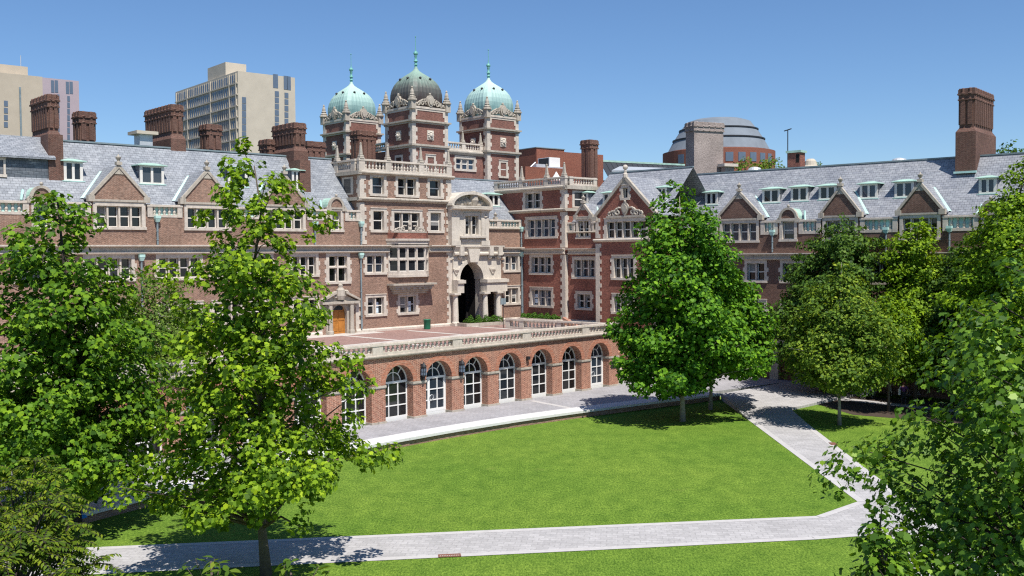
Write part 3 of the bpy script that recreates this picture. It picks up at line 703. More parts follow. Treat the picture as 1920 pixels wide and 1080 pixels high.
# portal
py = -.18; px0, px1 = 0.03, FL.hx(940, 560, py)
zsp, zen, zcr = FL.hz(885, 524, py), FL.hz(885, 535, py), FL.hz(885, 492.5, py)
ax0, ax1 = FL.hx(861.5, 524, py), FL.hx(905.5, 524, py); ac, ar = (ax0+ax1)/2, (ax1-ax0)/2
ztop = 12.25; am = zcr-zsp
m = MB(); A_ = arch(ac, zsp, ar, 16, 0, PI, am)
top = ztop
m.grid(px0, ax0, zsp, top, py); m.grid(ax1, px1, zsp, top, py)
for i in range(16):
    (xa, za), (xb, zb) = A_[i], A_[i+1]
    m.poly((xb, py, zb), (xa, py, za), (xa, py, top), (xb, py, top)); m.poly((xa, py, za), (xb, py, zb), (xb, 1.1, zb), (xa, 1.1, za))
m.poly((px1, py, 4.7), (px1, .3, 4.7), (px1, .3, top), (px1, py, top)); m.poly((px0, .3, 8.), (px0, py, 8.), (px0, py, top), (px0, .3, top))
A2 = arch(ac, zsp, ar+.38, 16, 0, PI, am+.38)
for i in range(16): m.prism([A_[i], A2[i], A2[i+1], A_[i+1]], py-.10, py+.02)
kz = zcr+.05; m.prism([(ac-.5, kz), (ac+.5, kz), (ac+.75, kz+1.25), (ac-.75, kz+1.25)], py-.5, py)       # carved bracket under the bay
m.run([(py+.02, top), (py-.45, top), (py-.45, top-.12), (py-.38, top-.22), (py-.3, top-.34), (py-.2, top-.62), (py-.34, top-.7), (py-.34, top-.85), (py-.1, top-.95), (py+.02, top-.95)], px0, px1+.1)
for x in (px0+.75, ac+ar+.75, px1-.45):
    m.box(x-.25, x+.25, py-.5, py, top-.95, top-.15); m.ball((x, py-.2, top-1.1), .22, 8, 5)
    m.box(x-1.0, x-.4, py-.05, py+.01, top-1.25, top-1.1) ; m.box(x+.4, x+1., py-.05, py+.01, top-1.25, top-1.1)
for x in ((px0+ax0)/2-.02, (ax1+px1)/2+.05):
    m.lathe(x, py+.0, [(.06, top-2.75), (.3, top-2.3)], 8); m.prism([(x-.42, zsp+1.05), (x+.42, zsp+1.05), (x+.1, zsp+.55), (x-.1, zsp+.55)], py-.12, py)
# jambs, entablature and the columns of the loggia
m.box(px0, ax0-.10, py+.3, 1.1, 4.7, zsp); m.box(ax1+.10, ax1+.5, py+.7, 1.1, 4.7, zsp)
zb_ = FL.hz(885, 549, py-.6)
for a, b in ((px0, ax0+.05), (ax1-.05, px1+.25)):
    m.box(a, b, py-.62, py+.3, zb_+.02, zsp-.32); m.box(a-.05 if a > 1 else a, b+.12, py-.76, py+.3, zsp-.32, zsp-.02); m.box(a, b, py-.55, py+.02, zsp-.02, zsp+.02)
m.box(px1-.55, px1, py-.05, .3, 4.7, zsp)
prt = m.build('portal', M['stone_l'], GH)
for x in (FL.hx(854, 590, py-.3), FL.hx(909.7, 590, py-.3), FL.hx(934.3, 590, py-.3), FL.hx(899.5, 590, 1.2)):
    yy = py-.3 if x != FL.hx(899.5, 590, 1.2) else 1.2
    c_ = MB(); c_.box(x-.38, x+.38, yy-.38, yy+.38, 4.72, 4.95); c_.lathe(x, yy, [(.36, 4.95), (.36, 5.05), (.29, 5.12), (.30, 5.6), (.25, zb_-.35), (.25, zb_-.28), (.36, zb_-.16)], 14); c_.box(x-.38, x+.38, yy-.38, yy+.38, zb_-.16, zb_+.02)
    c_.build('column', M['stone_l'], GH)
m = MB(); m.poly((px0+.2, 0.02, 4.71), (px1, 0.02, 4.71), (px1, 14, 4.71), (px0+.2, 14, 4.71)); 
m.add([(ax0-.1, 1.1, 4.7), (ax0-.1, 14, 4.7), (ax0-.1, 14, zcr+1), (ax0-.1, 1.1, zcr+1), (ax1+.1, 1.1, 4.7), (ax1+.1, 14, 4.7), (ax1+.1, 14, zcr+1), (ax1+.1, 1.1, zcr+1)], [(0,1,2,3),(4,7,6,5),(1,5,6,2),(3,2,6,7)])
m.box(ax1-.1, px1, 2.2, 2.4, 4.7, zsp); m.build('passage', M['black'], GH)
gx0, gx1 = ax1+.45, px1-.5
m = MB()
for k in range(7): x = gx0+.1+(gx1-gx0-.2)*k/6; m.box(x-.02, x+.02, 1.3, 1.34, 4.72, 7.4)
for z in (4.9, 5.6, 6.4, 7.1): m.box(gx0, gx1, 1.28, 1.36, z, z+.06)
m.build('iron_gate', M['dark'], GH)
# the carved window bay over the portal
bx0, bx1 = FL.hx(846.5, 440, -.5), FL.hx(916, 440, -.5); by = -.45
wz0, wz1 = FL.hz(884, 439.5, by), FL.hz(884, 404.7, by); wx0, wx1 = FL.hx(872.5, 420, by), FL.hx(897, 420, by); zt = FL.hz(884, 388, by)
m = MB(); m.grid(bx0, bx1, ztop-.02, zt, by, [(wx0, wx1, wz0, wz1)]); m.box(bx0, bx0+.02, by, .3, ztop, zt); m.box(bx1-.02, bx1, by, .3, ztop, zt)
for s, x in ((1, bx0), (-1, bx1)):
    a, b = sorted((x, x+s*.95)); m.box(a, b, by-.12, by+.01, ztop, wz1+.35); m.box(a-.06, b+.06, by-.2, by+.01, ztop, ztop+.5); spiral(m, (a+b)/2, wz1+.15, by-.14, .25, 1.3, s, .08); m.box(a-.05, b+.05, by-.22, by, wz1+.35, wz1+.5)
m.box(wx0-.8, wx1+.8, by-.35, by+.01, wz0-.32, wz0-.16)
for k in range(3): x = wx0-.5+k*(wx1-wx0+.1)/2; m.box(x, x+.72, by-.08, by+.01, ztop+.35, wz0-.55)
m.run([(by+.02, wz1+.75), (by-.55, wz1+.75), (by-.55, wz1+.62), (by-.25, wz1+.5), (by+.02, wz1+.5)], bx0-.15, bx1+.15)
zt2 = FL.hz(884, 388.5, by)
m.box(bx0+.1, bx1-.1, by-.1, .3, wz1+.75, zt2-.1); m.run([(by+.02, zt2+.1), (by-.5, zt2+.1), (by-.5, zt2-.03), (by-.2, zt2-.14), (by+.02, zt2-.14)], bx0-.1, bx1+.2)
bc = (bx0+bx1)/2+.05; bw = (bx1-bx0)/2+.25; ph = FL.hz(884, 359.5, by)-zt2
P_ = arch(bc, zt2+.1, bw-.28, 18, 0, PI, ph-.38); Q_ = arch(bc, zt2+.1, bw, 18, 0, PI, ph-.1)
m.prism([(bc+bw-.28, zt2+.08), *P_[1:-1], (bc-bw+.28, zt2+.08)], by+.40, by+.46)
for i in range(18): m.prism([P_[i], Q_[i], Q_[i+1], P_[i+1]], by-.4, 2.6)
cb = m.build('carved_bay', M['stone_l'], GH)
m = MB(); Z = zt2+.15
for i in range(26):
    t = i/25; x = bc-bw*.62+bw*1.2*t; h = .25+.95*max(0, 1-abs(t-.62)*1.6)*rnd.uniform(.6, 1.05); m.ball((x, by+.25, Z+h*.5*rnd.random()+.1), .2+.12*rnd.random(), 7, 5)
m.lathe(bc+.55, by+.15, [(.3, Z), (.5, Z+.5), (.42, Z+1.05), (.2, Z+1.4)], 10)
m.build('carved_relief', M['stone_w'], cb)
window(GH, wx0, wx1, wz0, wz1, 2, y=by, sur=.2, quoin=False, head=.2, mat='stone_l', mull=.16, depth=.5)
# parapet and slates of the bay
x0b = bx1+.02; balustrade(GH, x0b, 9.2, .1, 13.95, 14.80, [FL.hx(935, 425)], step=.40, back='copper_p', mat='stone'); balustrade(GH, .05, bx0-.05, .1, 13.95, 14.80, step=.4, ends=False)
string(GH, x0b, 9.1, 14.0, .2, out=.2); cornice(GH, px1+.15, 9.1, 12.07, 11.45, out=.3)
finial(GH, FL.hx(931, 408), .15, 14.82, .9, URNM)
RY2 = 4.8; z2 = FL.hz(888, 337, RY2); RM2 = (z2-14.3)/(RY2-.35)
mb = MB(); mb.add([(0, .35, 14.3), (14.5, .35, 14.3), (14.5, RY2, z2), (0, RY2, z2)], [(0, 1, 2, 3)]); mb.poly((0, RY2, z2), (14, RY2, z2), (14, 12, z2-.2), (0, 12, z2-.2)); mb.build('roof', M['slate'], GH)
mb = MB(); mb.box(0, 12, RY2-.1, RY2+.1, z2-.02, z2+.1); mb.build('ridge_cap', M['lead'], GH)
dorm(GH, FL, 915, 937, 365, 386, .35, 14.3, RM2)
x = FL.hx(981, 530, -.14); pipe(GH, 8.95, -.14, 5.1, 11.5, False); pipe(GH, 8.95, -.14, 12.1, 13.9)

# ================================================================== domed towers
Y0 = 101.; P0 = aty(773.5, 270, Y0); TW = 4.62
FT = Fr((P0[0], P0[1]), 43)
def domed_tower(org, label, dm, seed):
    t = thing('domed_tower', label, 'tower', (org[0], org[1], 0), FT.a, 'domed corner towers of the gatehouse'); w = TW; rr = random.Random(seed)
    m = MB(); m.box(0, w, 0, w, 14, 26.2); m.build('shaft', M['brick_tower'], t)
    for (z0, z1) in ((14, 22.35), (22.75, 24.85), (25.2, 26.2)):
        k = int((z1-z0)/.38); h = (z1-z0)/k
        for cx, sx in ((0, 1), (w, -1)):
            for cy, sy in ((0, 1), (w, -1)):
                q = MB()
                for i in range(k):
                    b = .62 if i % 2 else .42
                    xa, xb = sorted((cx-sx*.045, cx+sx*b)); ya, yb = sorted((cy-sy*.045, cy+sy*(1.0-b)))
                    q.box(xa, xb, ya, yb, z0+i*h, z0+(i+1)*h)
                q.build('quoins', M['stone'], t)
    for z1, h, o in ((22.75, .38, .26), (25.22, .34, .30), (26.62, .42, .10)):
        b = MB(); b.box(-o, w+o, -o, w+o, z1-h*.5, z1); b.box(-o*.45, w+o*.45, -o*.45, w+o*.45, z1-h, z1-h*.5); b.build('string_course', M['stone_w' if o > .2 else 'stone'], t)
    def face(mb_, k):                            # turn a piece built on the y=0 face onto face k
        for i, (x, y, z) in enumerate(mb_.v):
            if k == 1: x, y = y, w-x
            elif k == 2: x, y = w-x, w-y
            elif k == 3: x, y = w-y, x
            mb_.v[i] = (x, y, z)
    for k in range(4):
        m = MB(); c = w/2; m.box(c-.42, c+.42, -.06, .01, 23.25, 24.25)
        for a in range(10): m.ball((c+.3*math.cos(a*.628), -.09, 23.75+.34*math.sin(a*.628)), .12, 6, 4)
        m.ball((c, -.12, 23.75), .22, 8, 5); face(m, k); m.build('medallion', M['stone_l'], t)
        z0 = 26.62; m = MB(); c = w/2; h = .95
        for s in (-1, 1):
            spiral(m, c+s*.98, z0+.38, .0, .27, 1.4, -s, .085, PI/2); spiral(m, c+s*1.5, z0+.27, .0, .2, 1.3, s, .08, PI/2); spiral(m, c+s*.68, z0+.62, 0, .2, 1.2, s, .08, PI/2)
            m.tube([(c+s*.5, 0, z0+.25), (c+s*.9, 0, z0+.75), (c+s*1.35, 0, z0+.52), (c+s*1.8, 0, z0+.2), (c+s*2.0, 0, z0+.12)], .08, 5); m.ball((c+s*1.75, 0, z0+.25), .16, 6, 4)
        pts = [(c+.46*a, z0+.62+.62*b) for a, b in ((0, -1), (.5, -.8), (.95, -.1), (1., .4), (.6, .85), (0, 1.05), (-.6, .85), (-1, .4), (-.95, -.1), (-.5, -.8))]
        m.prism(pts, -.15, .12); m.prism([(c+(a-c)*.6, z0+.62+(b-z0-.62)*.6) for a, b in pts], -.24, -.14); m.ball((c, 0, z0+1.36), .14, 6, 4)
        face(m, k); m.build('cresting', M['stone_w'], t)
    for cx in (.05, w-.05):
        for cy in (.05, w-.05):
            m = MB(); m.box(cx-.3, cx+.3, cy-.3, cy+.3, 26.3, 27.15); m.lathe(cx, cy, [(.5, 27.15), (.5, 27.3), (.36, 27.36), (.4, 27.5), (.24, 27.6), (.3, 27.75), (.2, 27.82), (.2, 28.05), (.08, 28.4), (.13, 28.45), (.02, 28.6)], 8); m.build('pinnacle', M['stone_w'], t)
    p = 5.; n = 96
    def plan(k, f=1.):
        a = 2*PI*k/n; c_, s_ = abs(math.cos(a)), abs(math.sin(a)); return 1/(c_**p+s_**p)**(1/p)
    prof = [(2.14, 26.5), (2.18, 27.2), (2.20, 27.7), (2.18, 28.15), (2.08, 28.65), (1.88, 29.15), (1.62, 29.55), (1.28, 29.92), (.92, 30.22), (.58, 30.47), (.33, 30.68), (.20, 30.88), (.13, 31.1)]
    m = MB(); vs = []; fs = []
    for r, z in prof:
        bl = min(1, max(0, (r-.3)/1.2))
        for k in range(n):
            f = plan(k)*bl+1.06*(1-bl); rib = 1.018 if k % 3 == 0 else 1.0
            a = 2*PI*k/n; vs.append((w/2+r*f*rib*math.cos(a), w/2+r*f*rib*math.sin(a), z))
    for j in range(len(prof)-1):
        for k in range(n): fs.append((j*n+k, j*n+(k+1) % n, (j+1)*n+(k+1) % n, (j+1)*n+k))
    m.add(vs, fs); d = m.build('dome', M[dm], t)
    for k in range(8):
        m = MB(); a = PI/8+k*PI/4; r = 1.62*(plan(int(n*(PI/8+k*PI/4)/(2*PI)))); m.ball((w/2+r*math.cos(a)*.97, w/2+r*math.sin(a)*.97, 29.68), .15, 7, 5); m.build('vent_hood', M['dark'], d)
    m = MB(); m.lathe(w/2, w/2, [(.16, 31.0), (.12, 31.25), (.22, 31.32), (.14, 31.42), (.13, 31.6), (.24, 31.68), (.15, 31.78), (.10, 31.95), (.12, 32.1), (.16, 32.2), (.10, 32.3)], 10); m.ball((w/2, w/2, 32.5), .24, 10, 7); m.lathe(w/2, w/2, [(.08, 32.7), (.05, 32.95), (.035, 33.2), (.03, 34.2)], 6); m.ball((w/2, w/2, 34.25), .08, 6, 4)
    m.build('spire', M['spire'], t)
    def tw(x, z0, z1, wd, sy=0):
        return window(t, x, x+wd, z0, z1, 1, y=-.02, depth=.12, sur=.24, head=.24, quoin=True, proud=.03)
    c = w/2; tw(c-.42, 20.0, 21.5, .85)
    # the matching window of the left face
    m = MB(); m.box(-.06, .01, c-.68, c+.68, 19.8, 21.75); o = m.build('window', M['stone'], t); g = MB(); g.box(-.07, -.05, c-.42, c+.42, 20.0, 21.5); g.build('pane', M['pane'], o)
    return t
dR = .101*Y0; dLf = .119*Y0
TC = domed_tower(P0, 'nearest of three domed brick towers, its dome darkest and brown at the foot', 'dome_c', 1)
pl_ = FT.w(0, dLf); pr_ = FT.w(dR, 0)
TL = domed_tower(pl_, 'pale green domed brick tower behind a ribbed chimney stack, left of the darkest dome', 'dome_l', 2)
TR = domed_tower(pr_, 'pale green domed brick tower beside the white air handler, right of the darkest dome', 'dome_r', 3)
# the range between the towers
RG = thing('tower_range', 'brick range joining the three domed towers, with stone balustrade and a three light window', 'building', FT.w(0, 0), FT.a)
zt_ = FT.hz(875, 285, .7); zb_ = FT.hz(875, 318, .7); zwt = FT.hz(872, 298, .7); xa_, xb_ = FT.hx(855, 308, .7), FT.hx(889, 308, .7)
h = window(RG, xa_, xb_, zb_, zwt, 3, y=.7, depth=.25, sur=.2)
m = MB(); m.grid(TW, dR, 14, zt_, .7, [h]); m.box(.75, .8, TW, dLf, 14, zt_); m.poly((.7, .7, zt_), (dR+2, .7, zt_), (dR+2, dLf+2, zt_), (.7, dLf+2, zt_)); m.build('wall', M['brick_tower'], RG)
string(RG, TW, dR, zt_+.12, .5, .7, .3); balustrade(RG, TW, dR, .85, zt_+.12, FT.hz(875, 268, .7), [(TW+dR)/2], step=.36)
balustrade(RG, TW, dLf, .85, zt_+.121, FT.hz(875, 268, .7), [], step=.36, axis='y')
for x in (TW+.25, (TW+dR)/2, dR-.25): finial(RG, x, .85, FT.hz(875, 268, .7), .85)
# chimney in front of the left tower
y7 = FL.loc(aty(690, 290, 103))[1]
a, b = FL.hx(671, 300, y7), FL.hx(704, 300, y7)
CH = thing('chimney_stack', 'ribbed red brick chimney stack in front of the left domed tower', 'chimney', FL.w(a, y7), FL.a)
chimney(CH, 0, b-a, 0, 1.2, 17.5, 19.3, FL.hz(688, 246, y7), 'brick_chim')
# ================================================================== corner pavilion right of the portal
CPV = thing('corner_pavilion', 'tall red brick corner block with stone roof balustrade right of the carved portal', 'building', FM.w(0, 0), FM.a)
xE = 6.05; holes = []
a, b = FM.hx(985, 377), FM.hx(1012.5, 377); holes.append(window(CPV, a, b, 15.92, 17.42, 2, head=.12, sur=.3))
a, b = FM.hx(989.5, 428), FM.hx(1041, 428); holes.append(window(CPV, a, b, 13.10, 14.78, 4, sur=.3))
a, b = FM.hx(997, 497), FM.hx(1033, 497); holes.append(window(CPV, a, b, 9.55, 11.10, 3, sur=.28)); holes.append(window(CPV, a, b, 6.33, 7.86, 3, sur=.28, papers=((.12, .2, .38, .9),)))
mb = MB(); mb.grid(-6, xE, 4.4, 17.8, 0, holes); mb.poly((xE, 0, 4.4), (xE, 7, 4.4), (xE, 7, 17.8), (xE, 0, 17.8)); mb.poly((-6, 0, 17.82), (xE, 0, 17.82), (xE, 7, 17.82), (-6, 7, 17.82)); mb.build('wall', M['brick_red'], CPV)
for z0, z1 in ((5.1, 11.3), (12.0, 15.4), (15.8, 17.55)): quoins(CPV, xE, z0, z1, -1, ret=.5)
string(CPV, -6, xE+.28, 15.78, .32, 0, .30); string(CPV, -6, xE+.3, 17.97, .42, 0, .32)
m = MB(); m.box(xE, xE+.26, -.25, 4.2, 15.5, 15.78); m.box(xE, xE+.3, -.28, 5., 17.6, 17.97); m.build('string_course', M['stone_w'], CPV)
ps = [FM.hx(977, 340), FM.hx(1024, 338)]
balustrade(CPV, -4, xE+.1, .1, 17.97, 18.80, ps, step=.36, pw=.55); y9 = 4.4
balustrade(CPV, .5, y9, xE, 17.972, 18.798, [], step=.36, axis='y', pw=.5)
for x in ps+[xE-.15]: finial(CPV, x, .1, 18.82, .92)
cornice(CPV, 0, xE, 11.95, 11.35, out=.3)
mb = MB(); mb.run([(-.16, 4.4), (-.16, 5.02), (-.05, 5.12), (.02, 5.12), (.02, 4.4)], 0, xE); mb.build('plinth', M['stone'], CPV)
m = MB(); m.box(xE-.02, xE+.05, 1.0, 2.7, 15.85, 17.5); o = m.build('window', M['stone'], CPV); g = MB(); g.box(xE+.03, xE+.065, 1.3, 2.3, 16.0, 17.3); g.build('pane', M['pane'], o); s_ = MB(); s_.box(xE+.05, xE+.08, 1.3, 2.3, 16.6, 16.7); s_.build('sash', M['sash'], o)
pipe(CPV, .22, -.14, 5.1, 11.4, True)
mb = MB(); mb.lathe(1.5, 3.5, [(.35, 17.8), (.35, 18.75), (.62, 18.8), (.6, 18.95), (.35, 19.2), (.15, 19.5), (.05, 19.7)], 12); mb.build('roof_vent', M['white'], CPV)
x, y = FM.loc(aty(1098, 300, 104)); 
CS = thing('chimney_stack', 'slender red brick chimney stack behind the balustraded corner block', 'chimney', FM.w(x, y), FM.a)
zc = aty(1098, 263, 104)[2]; wch = 29/1850*104/1.35; chimney(CS, -wch/2, wch/2, 0, wch, 15, 18.6, zc, 'brick_chim')

# ================================================================== the wing on the right
RW = thing('dormitory_wing', 'dark red brick dormitory range with one big crested gable, between corner block and large tree', 'building', FK.w(0, 0), FK.a)
# K: recessed bay; G: big gable; R: the long front beyond.  R has its own frame, expressed in this one
ko = .35; holes = []
a, b = FK.hx(1077, 503, ko), FK.hx(1115, 503, ko); holes.append(window(RW, a, b, 9.2, 10.82, 3, y=ko))
a, b = FK.hx(1083, 565, ko), FK.hx(1107, 565, ko); holes.append(window(RW, a, b, 6.25, 7.55, 2, y=ko))
a, b = FK.hx(1084, 430, ko), FK.hx(1104, 430, ko); hk = window(RW, a, b, 13.0, 14.5, 2, y=ko, quoin=False, sur=.25, head=.35); holes.append(hk)
mb = MB(); mb.grid(0, 4.0, 0, 13.4, ko, holes); mb.build('bay_wall', M['brick_red'], RW)
cornice(RW, .08, 3.8, 11.9, 11.3, ko, .3); string(RW, 0, 3.8, 13.5, .16, ko, .2)
balustrade(RW, .0, hk[0]-.4, ko+.1, 13.45, 14.4, step=.42, pw=.25, back='copper_p'); balustrade(RW, hk[1]+.4, 3.8, ko+.1, 13.45, 14.4, step=.42, pw=.25, back='copper_p')
mb = MB(); mb.run([(ko-.14, 0), (ko-.14, 5.0), (ko-.05, 5.1), (ko+.02, 5.1), (ko+.02, 0)], 0, 3.8); mb.build('plinth', M['stone'], RW)
KE, KZ = ko+.4, 14.2; RYk = 5.0; zr = FK.hz(1180, 322.5, RYk); KM = (zr-KZ)/(RYk-KE)
gable_dormer(RW, hk[0]-.35, hk[1]+.35, 13.4, 14.95, 16.05, KE+(16.05-KZ)/KM, ko, 'brick_red', 'slate_r', hk, ry=lambda z: KE+(z-KZ)/KM)
go = -1.0; gx0 = FK.hx(1118, 520, go); gx1 = FK.hx(1224, 420, go); gc = FK.hx(1172.5, 340, go)
zf, za = FK.hz(1126, 405, go), FK.hz(1172.5, 333, go); hw = max(gc-gx0, gx1-gc); gx1 = gc+(gc-gx0)
holes = []
a, b = FK.hx(1138, 430, go), FK.hx(1211, 430, go); hg = window(RW, a, b, FK.hz(1174, 445.3, go), FK.hz(1174, 415, go), 5, y=go, sur=.3, head=.3); holes.append(hg)
a, b = FK.hx(1168, 361, go), FK.hx(1177, 361, go); ha = window(RW, a, b, FK.hz(1172, 371, go), FK.hz(1172, 352, go), 1, y=go, sur=.22, meet=False); holes.append(ha)
a, b = FK.hx(1151, 503, go), FK.hx(1188, 503, go); holes.append(window(RW, a, b, FK.hz(1165, 521, go), FK.hz(1165, 484, go), 3, y=go)); holes.append(window(RW, a, b, FK.hz(1165, 585, go), FK.hz(1165, 556, go), 3, y=go)); holes.append(window(RW, a, b, 2.2, 4.0, 3, y=go))
mb = MB(); mb.grid(gx0, gx1, 0, hg[3]+.6, go, holes)
kk = (za-zf)/(gc-gx0); zq = hg[3]+.6
def gxl(z): return gx0 if z < zf else gc-(za-z)/kk
lev = sorted({zq, max(zq, zf), ha[2], ha[3]})
for z0, z1 in zip(lev[:-1], lev[1:]):
    hh = [ha] if z0 >= ha[2]-.01 and z1 <= ha[3]+.01 else []
    if hh:
        mb.poly((gxl(z0), go, z0), (ha[0], go, z0), (ha[0], go, z1), (gxl(z1), go, z1)); mb.poly((ha[1], go, z0), (2*gc-gxl(z0), go, z0), (2*gc-gxl(z1), go, z1), (ha[1], go, z1))
    else: mb.poly((gxl(z0), go, z0), (2*gc-gxl(z0), go, z0), (2*gc-gxl(z1), go, z1), (gxl(z1), go, z1))
mb.poly((gxl(lev[-1]), go, lev[-1]), (2*gc-gxl(lev[-1]), go, lev[-1]), (gc, go, za))
mb.poly((gx0, go, 0), (gx0, go, zf), (gx0, 3, zf), (gx0, 3, 0)); mb.poly((gx1, go, 0), (gx1, 3, 0), (gx1, 3, zf), (gx1, go, zf))
mb.build('gable_wall', M['brick_red'], RW)
quoins(RW, gx0, 0.3, 12.3, 1, go, ret=.5); quoins(RW, gx1, .3, 12.3, -1, go, ret=.5); quoins(RW, gx0, 12.8, zf-.2, 1, go, .3, .5, ret=.5); quoins(RW, gx1, 12.8, zf-.2, -1, go, .3, .5, ret=.5)
zb = FK.hz(1130, 449, go); string(RW, gx0-.2, gx1+.2, zb+.05, .3, go, .24, mat='stone')
cresting(RW, gc-2.1, gc+2.1, hg[3]+.36, 1.35, go-.12)
yb_ = KE+(za-KZ)/KM
r_ = MB(); t = .12
for s in (-1, 1):
    ex = gc+s*(gc-gx0+.15); ez = zf-.15*kk
    r_.add([(gc, go+.1, za), (ex, go+.1, ez), (ex, yb_, ez), (gc, yb_, za), (gc, go+.1, za+t), (ex, go+.1, ez+t), (ex, yb_, ez+t), (gc, yb_, za+t)], [(0,1,2,3),(7,6,5,4),(0,4,5,1),(1,5,6,2),(2,6,7,3),(3,7,4,0)])
r_.build('gable_roof', M['slate_r'], RW)
q = MB()
for s in (-1, 1):
    ex = gc+s*(gc-gx0+.1); w = .22; ez = zf-.1*kk
    q.add([(gc, go-.14, za-.14), (ex, go-.14, ez-.14), (ex, go+.2, ez-.14), (gc, go+.2, za-.14), (gc, go-.14, za+w), (ex, go-.14, ez+w), (ex, go+.2, ez+w), (gc, go+.2, za+w)], [(0,1,2,3),(7,6,5,4),(0,4,5,1),(1,5,6,2),(2,6,7,3),(3,7,4,0)])
    q.box(ex-.3, ex+.3, go-.18, go+.35, zf-.45, zf-.05)
q.prism([(gc-.5, za-.65), (gc+.5, za-.65), (gc, za-.05)], go-.08, go+.02); q.build('coping', M['stone_w'], RW)
m = MB(); m.lathe(gc, go, [(.22, za), (.22, za+.35), (.12, za+.42), (.15, za+.62), (.08, za+.7)], 8); m.ball((gc, go, za+.92), .24, 9, 6); m.build('finial', M['stone'], RW)
mb = MB(); xr = FK.hx(1300, 325, RYk); xr0 = xr-.6
mb.add([(-.2, KE, KZ), (xr0, KE, KZ), (xr, RYk, zr), (1.6, RYk, zr), (1.6, 10, KZ), (xr, 10, KZ)], [(0, 1, 2, 3), (3, 2, 5, 4)]); mb.build('roof', M['slate_r'], RW)
mb = MB(); mb.box(1.6, xr, RYk-.1, RYk+.1, zr-.02, zr+.1); mb.build('ridge_cap', M['lead'], RW)
for pxl, pxr, t0, b0 in ((1083, 1102, 362, 383), (1130, 1152, 362, 383), (1232, 1250, 352, 374)): dorm(RW, FK, pxl, pxr, t0, b0, KE, KZ, KM)
mb = MB(); mb.grid(gx1-.2, xr, 0, 13.4, ko+.02); mb.build('link_wall', M['brick_dark'], RW)

# the long front
RR = thing('dormitory_wing', 'brick wing behind the right hand trees, a huge chimney breaking through its slate roof', 'building', FR.w(0, 0), FR.a)
xs0, xs1 = -9.5, 30.
rn, rd_, rz_ = 4.5, 18.88, 13.7; REy, REz = .4, 13.6; RRM = (18.88-13.6)/(4.5-.4)
def Rroofy(z): return REy+(z-REz)/RRM
holes = []; gh = []; rh = []
for (pa, pb, n, py_) in ((1369.5, 1418, 3, 436), (1548, 1603, 4, 430), (1693, 1757, 4, 425)):
    a, b = FR.hx(pa, py_), FR.hx(pb, py_)
    if n == 3: a = b-3.3; n = 4
    h = window(RR, a, b, 12.45, 13.98, n, quoin=False, sur=.26, head=.34); gh.append(h); holes.append(h)
a, b = FR.hx(1467, 433), FR.hx(1489, 433); h = window(RR, a, b, 12.5, 14.0, 1, quoin=False, sur=.26, head=.2); rh.append(h); holes.append(h)
a, b = FR.hx(1846, 420), FR.hx(1868, 420); h = window(RR, a, b, 12.5, 14.0, 1, quoin=False, sur=.26, head=.2); rh.append(h); holes.append(h)
a, b = gh[2][0]+10.6, gh[2][1]+10.6; h = window(RR, a, b, 12.45, 13.98, 4, quoin=False, sur=.26, head=.34); gh.append(h); holes.append(h)
cs = [FR.hx(1417, 505)+k*3.75 for k in range(-1, 8)]
dxx = FR.hx(1478, 690)
for i, c in enumerate(cs):
    n = 2 if i % 2 else 3; w = .82*n/2
    for z0, z1 in ((8.95, 10.45), (5.45, 7.05), (1.9, 3.6)):
        if z0 < 2 and abs(c-dxx) < 2.2: continue
        holes.append(window(RR, c-w, c+w, z0, z1, n))
holes.append((dxx-.75, dxx+.75, .3, 2.9))
mb = MB(); mb.grid(xs0, xs1, 0, 12.95, 0, holes); mb.build('wall', M['brick_dark'], RR)
m = MB()
for s in (-1, 1): m.box(dxx+s*1.15-.4, dxx+s*1.15+.4, -.35, .3, .3, 3.1)
m.box(dxx-1.8, dxx+1.8, -.45, .1, 3.1, 3.5); m.prism([(dxx-1.7, 3.5), (dxx+1.7, 3.5), (dxx, 4.5)], -.3, .02); ds = m.build('door_surround', M['stone_w'], RR)
m = MB(); m.box(dxx-.75, dxx+.75, .15, .25, .3, 2.9); 
for k in (-1, 1):
    for z in (.6, 1.7): m.box(dxx+k*.36-.25, dxx+k*.36+.25, .12, .15, z, z+.9)
m.build('door', M['wood_d'], RR)
cornice(RR, xs0, xs1, 11.32, 10.72)
string(RR, xs0, xs1, 4.9, .25, 0, .15, mat='stone')
ed = sorted([(a[0]-.42, a[1]+.42) for a in gh]+[(a[0]-.42, a[1]+.42) for a in rh])
cuts = [xs0+1.5] + [v for e in ed for v in e] + [xs1]
for a, b in zip(cuts[::2], cuts[1::2]):
    if b-a > .8: balustrade(RR, a, b, .12, 12.92, 14.12, step=.42, back='copper_p', pw=.38)
for h in gh: gable_dormer(RR, h[0]-.44, h[1]+.44, 12.95, 14.52, 16.66, Rroofy(16.66)-.05, bm='brick_dark', sl='slate_r', hole=h, ry=Rroofy)
for h in rh: round_dormer(RR, h[0]-.45, h[1]+.45, 14.2, 15.15, Rroofy(15.1), bm='brick_dark', zb=13.0)
mb = MB(); mb.add([(xs0, REy, REz), (xs1, REy, REz), (xs1, rn, rd_), (xs0-2.6, rn, rd_), (xs0, 9.5, 13), (xs1, 9.5, 13)], [(0, 1, 2, 3), (3, 2, 5, 4)]); mb.build('roof', M['slate_r'], RR)
mb = MB(); mb.box(xs0-.5, xs1, rn-.1, rn+.1, rd_-.02, rd_+.1); mb.build('ridge_cap', M['lead'], RR)
a = FR.hx(1303, 335, rn); b = FR.hx(1294, 352, 3.4)
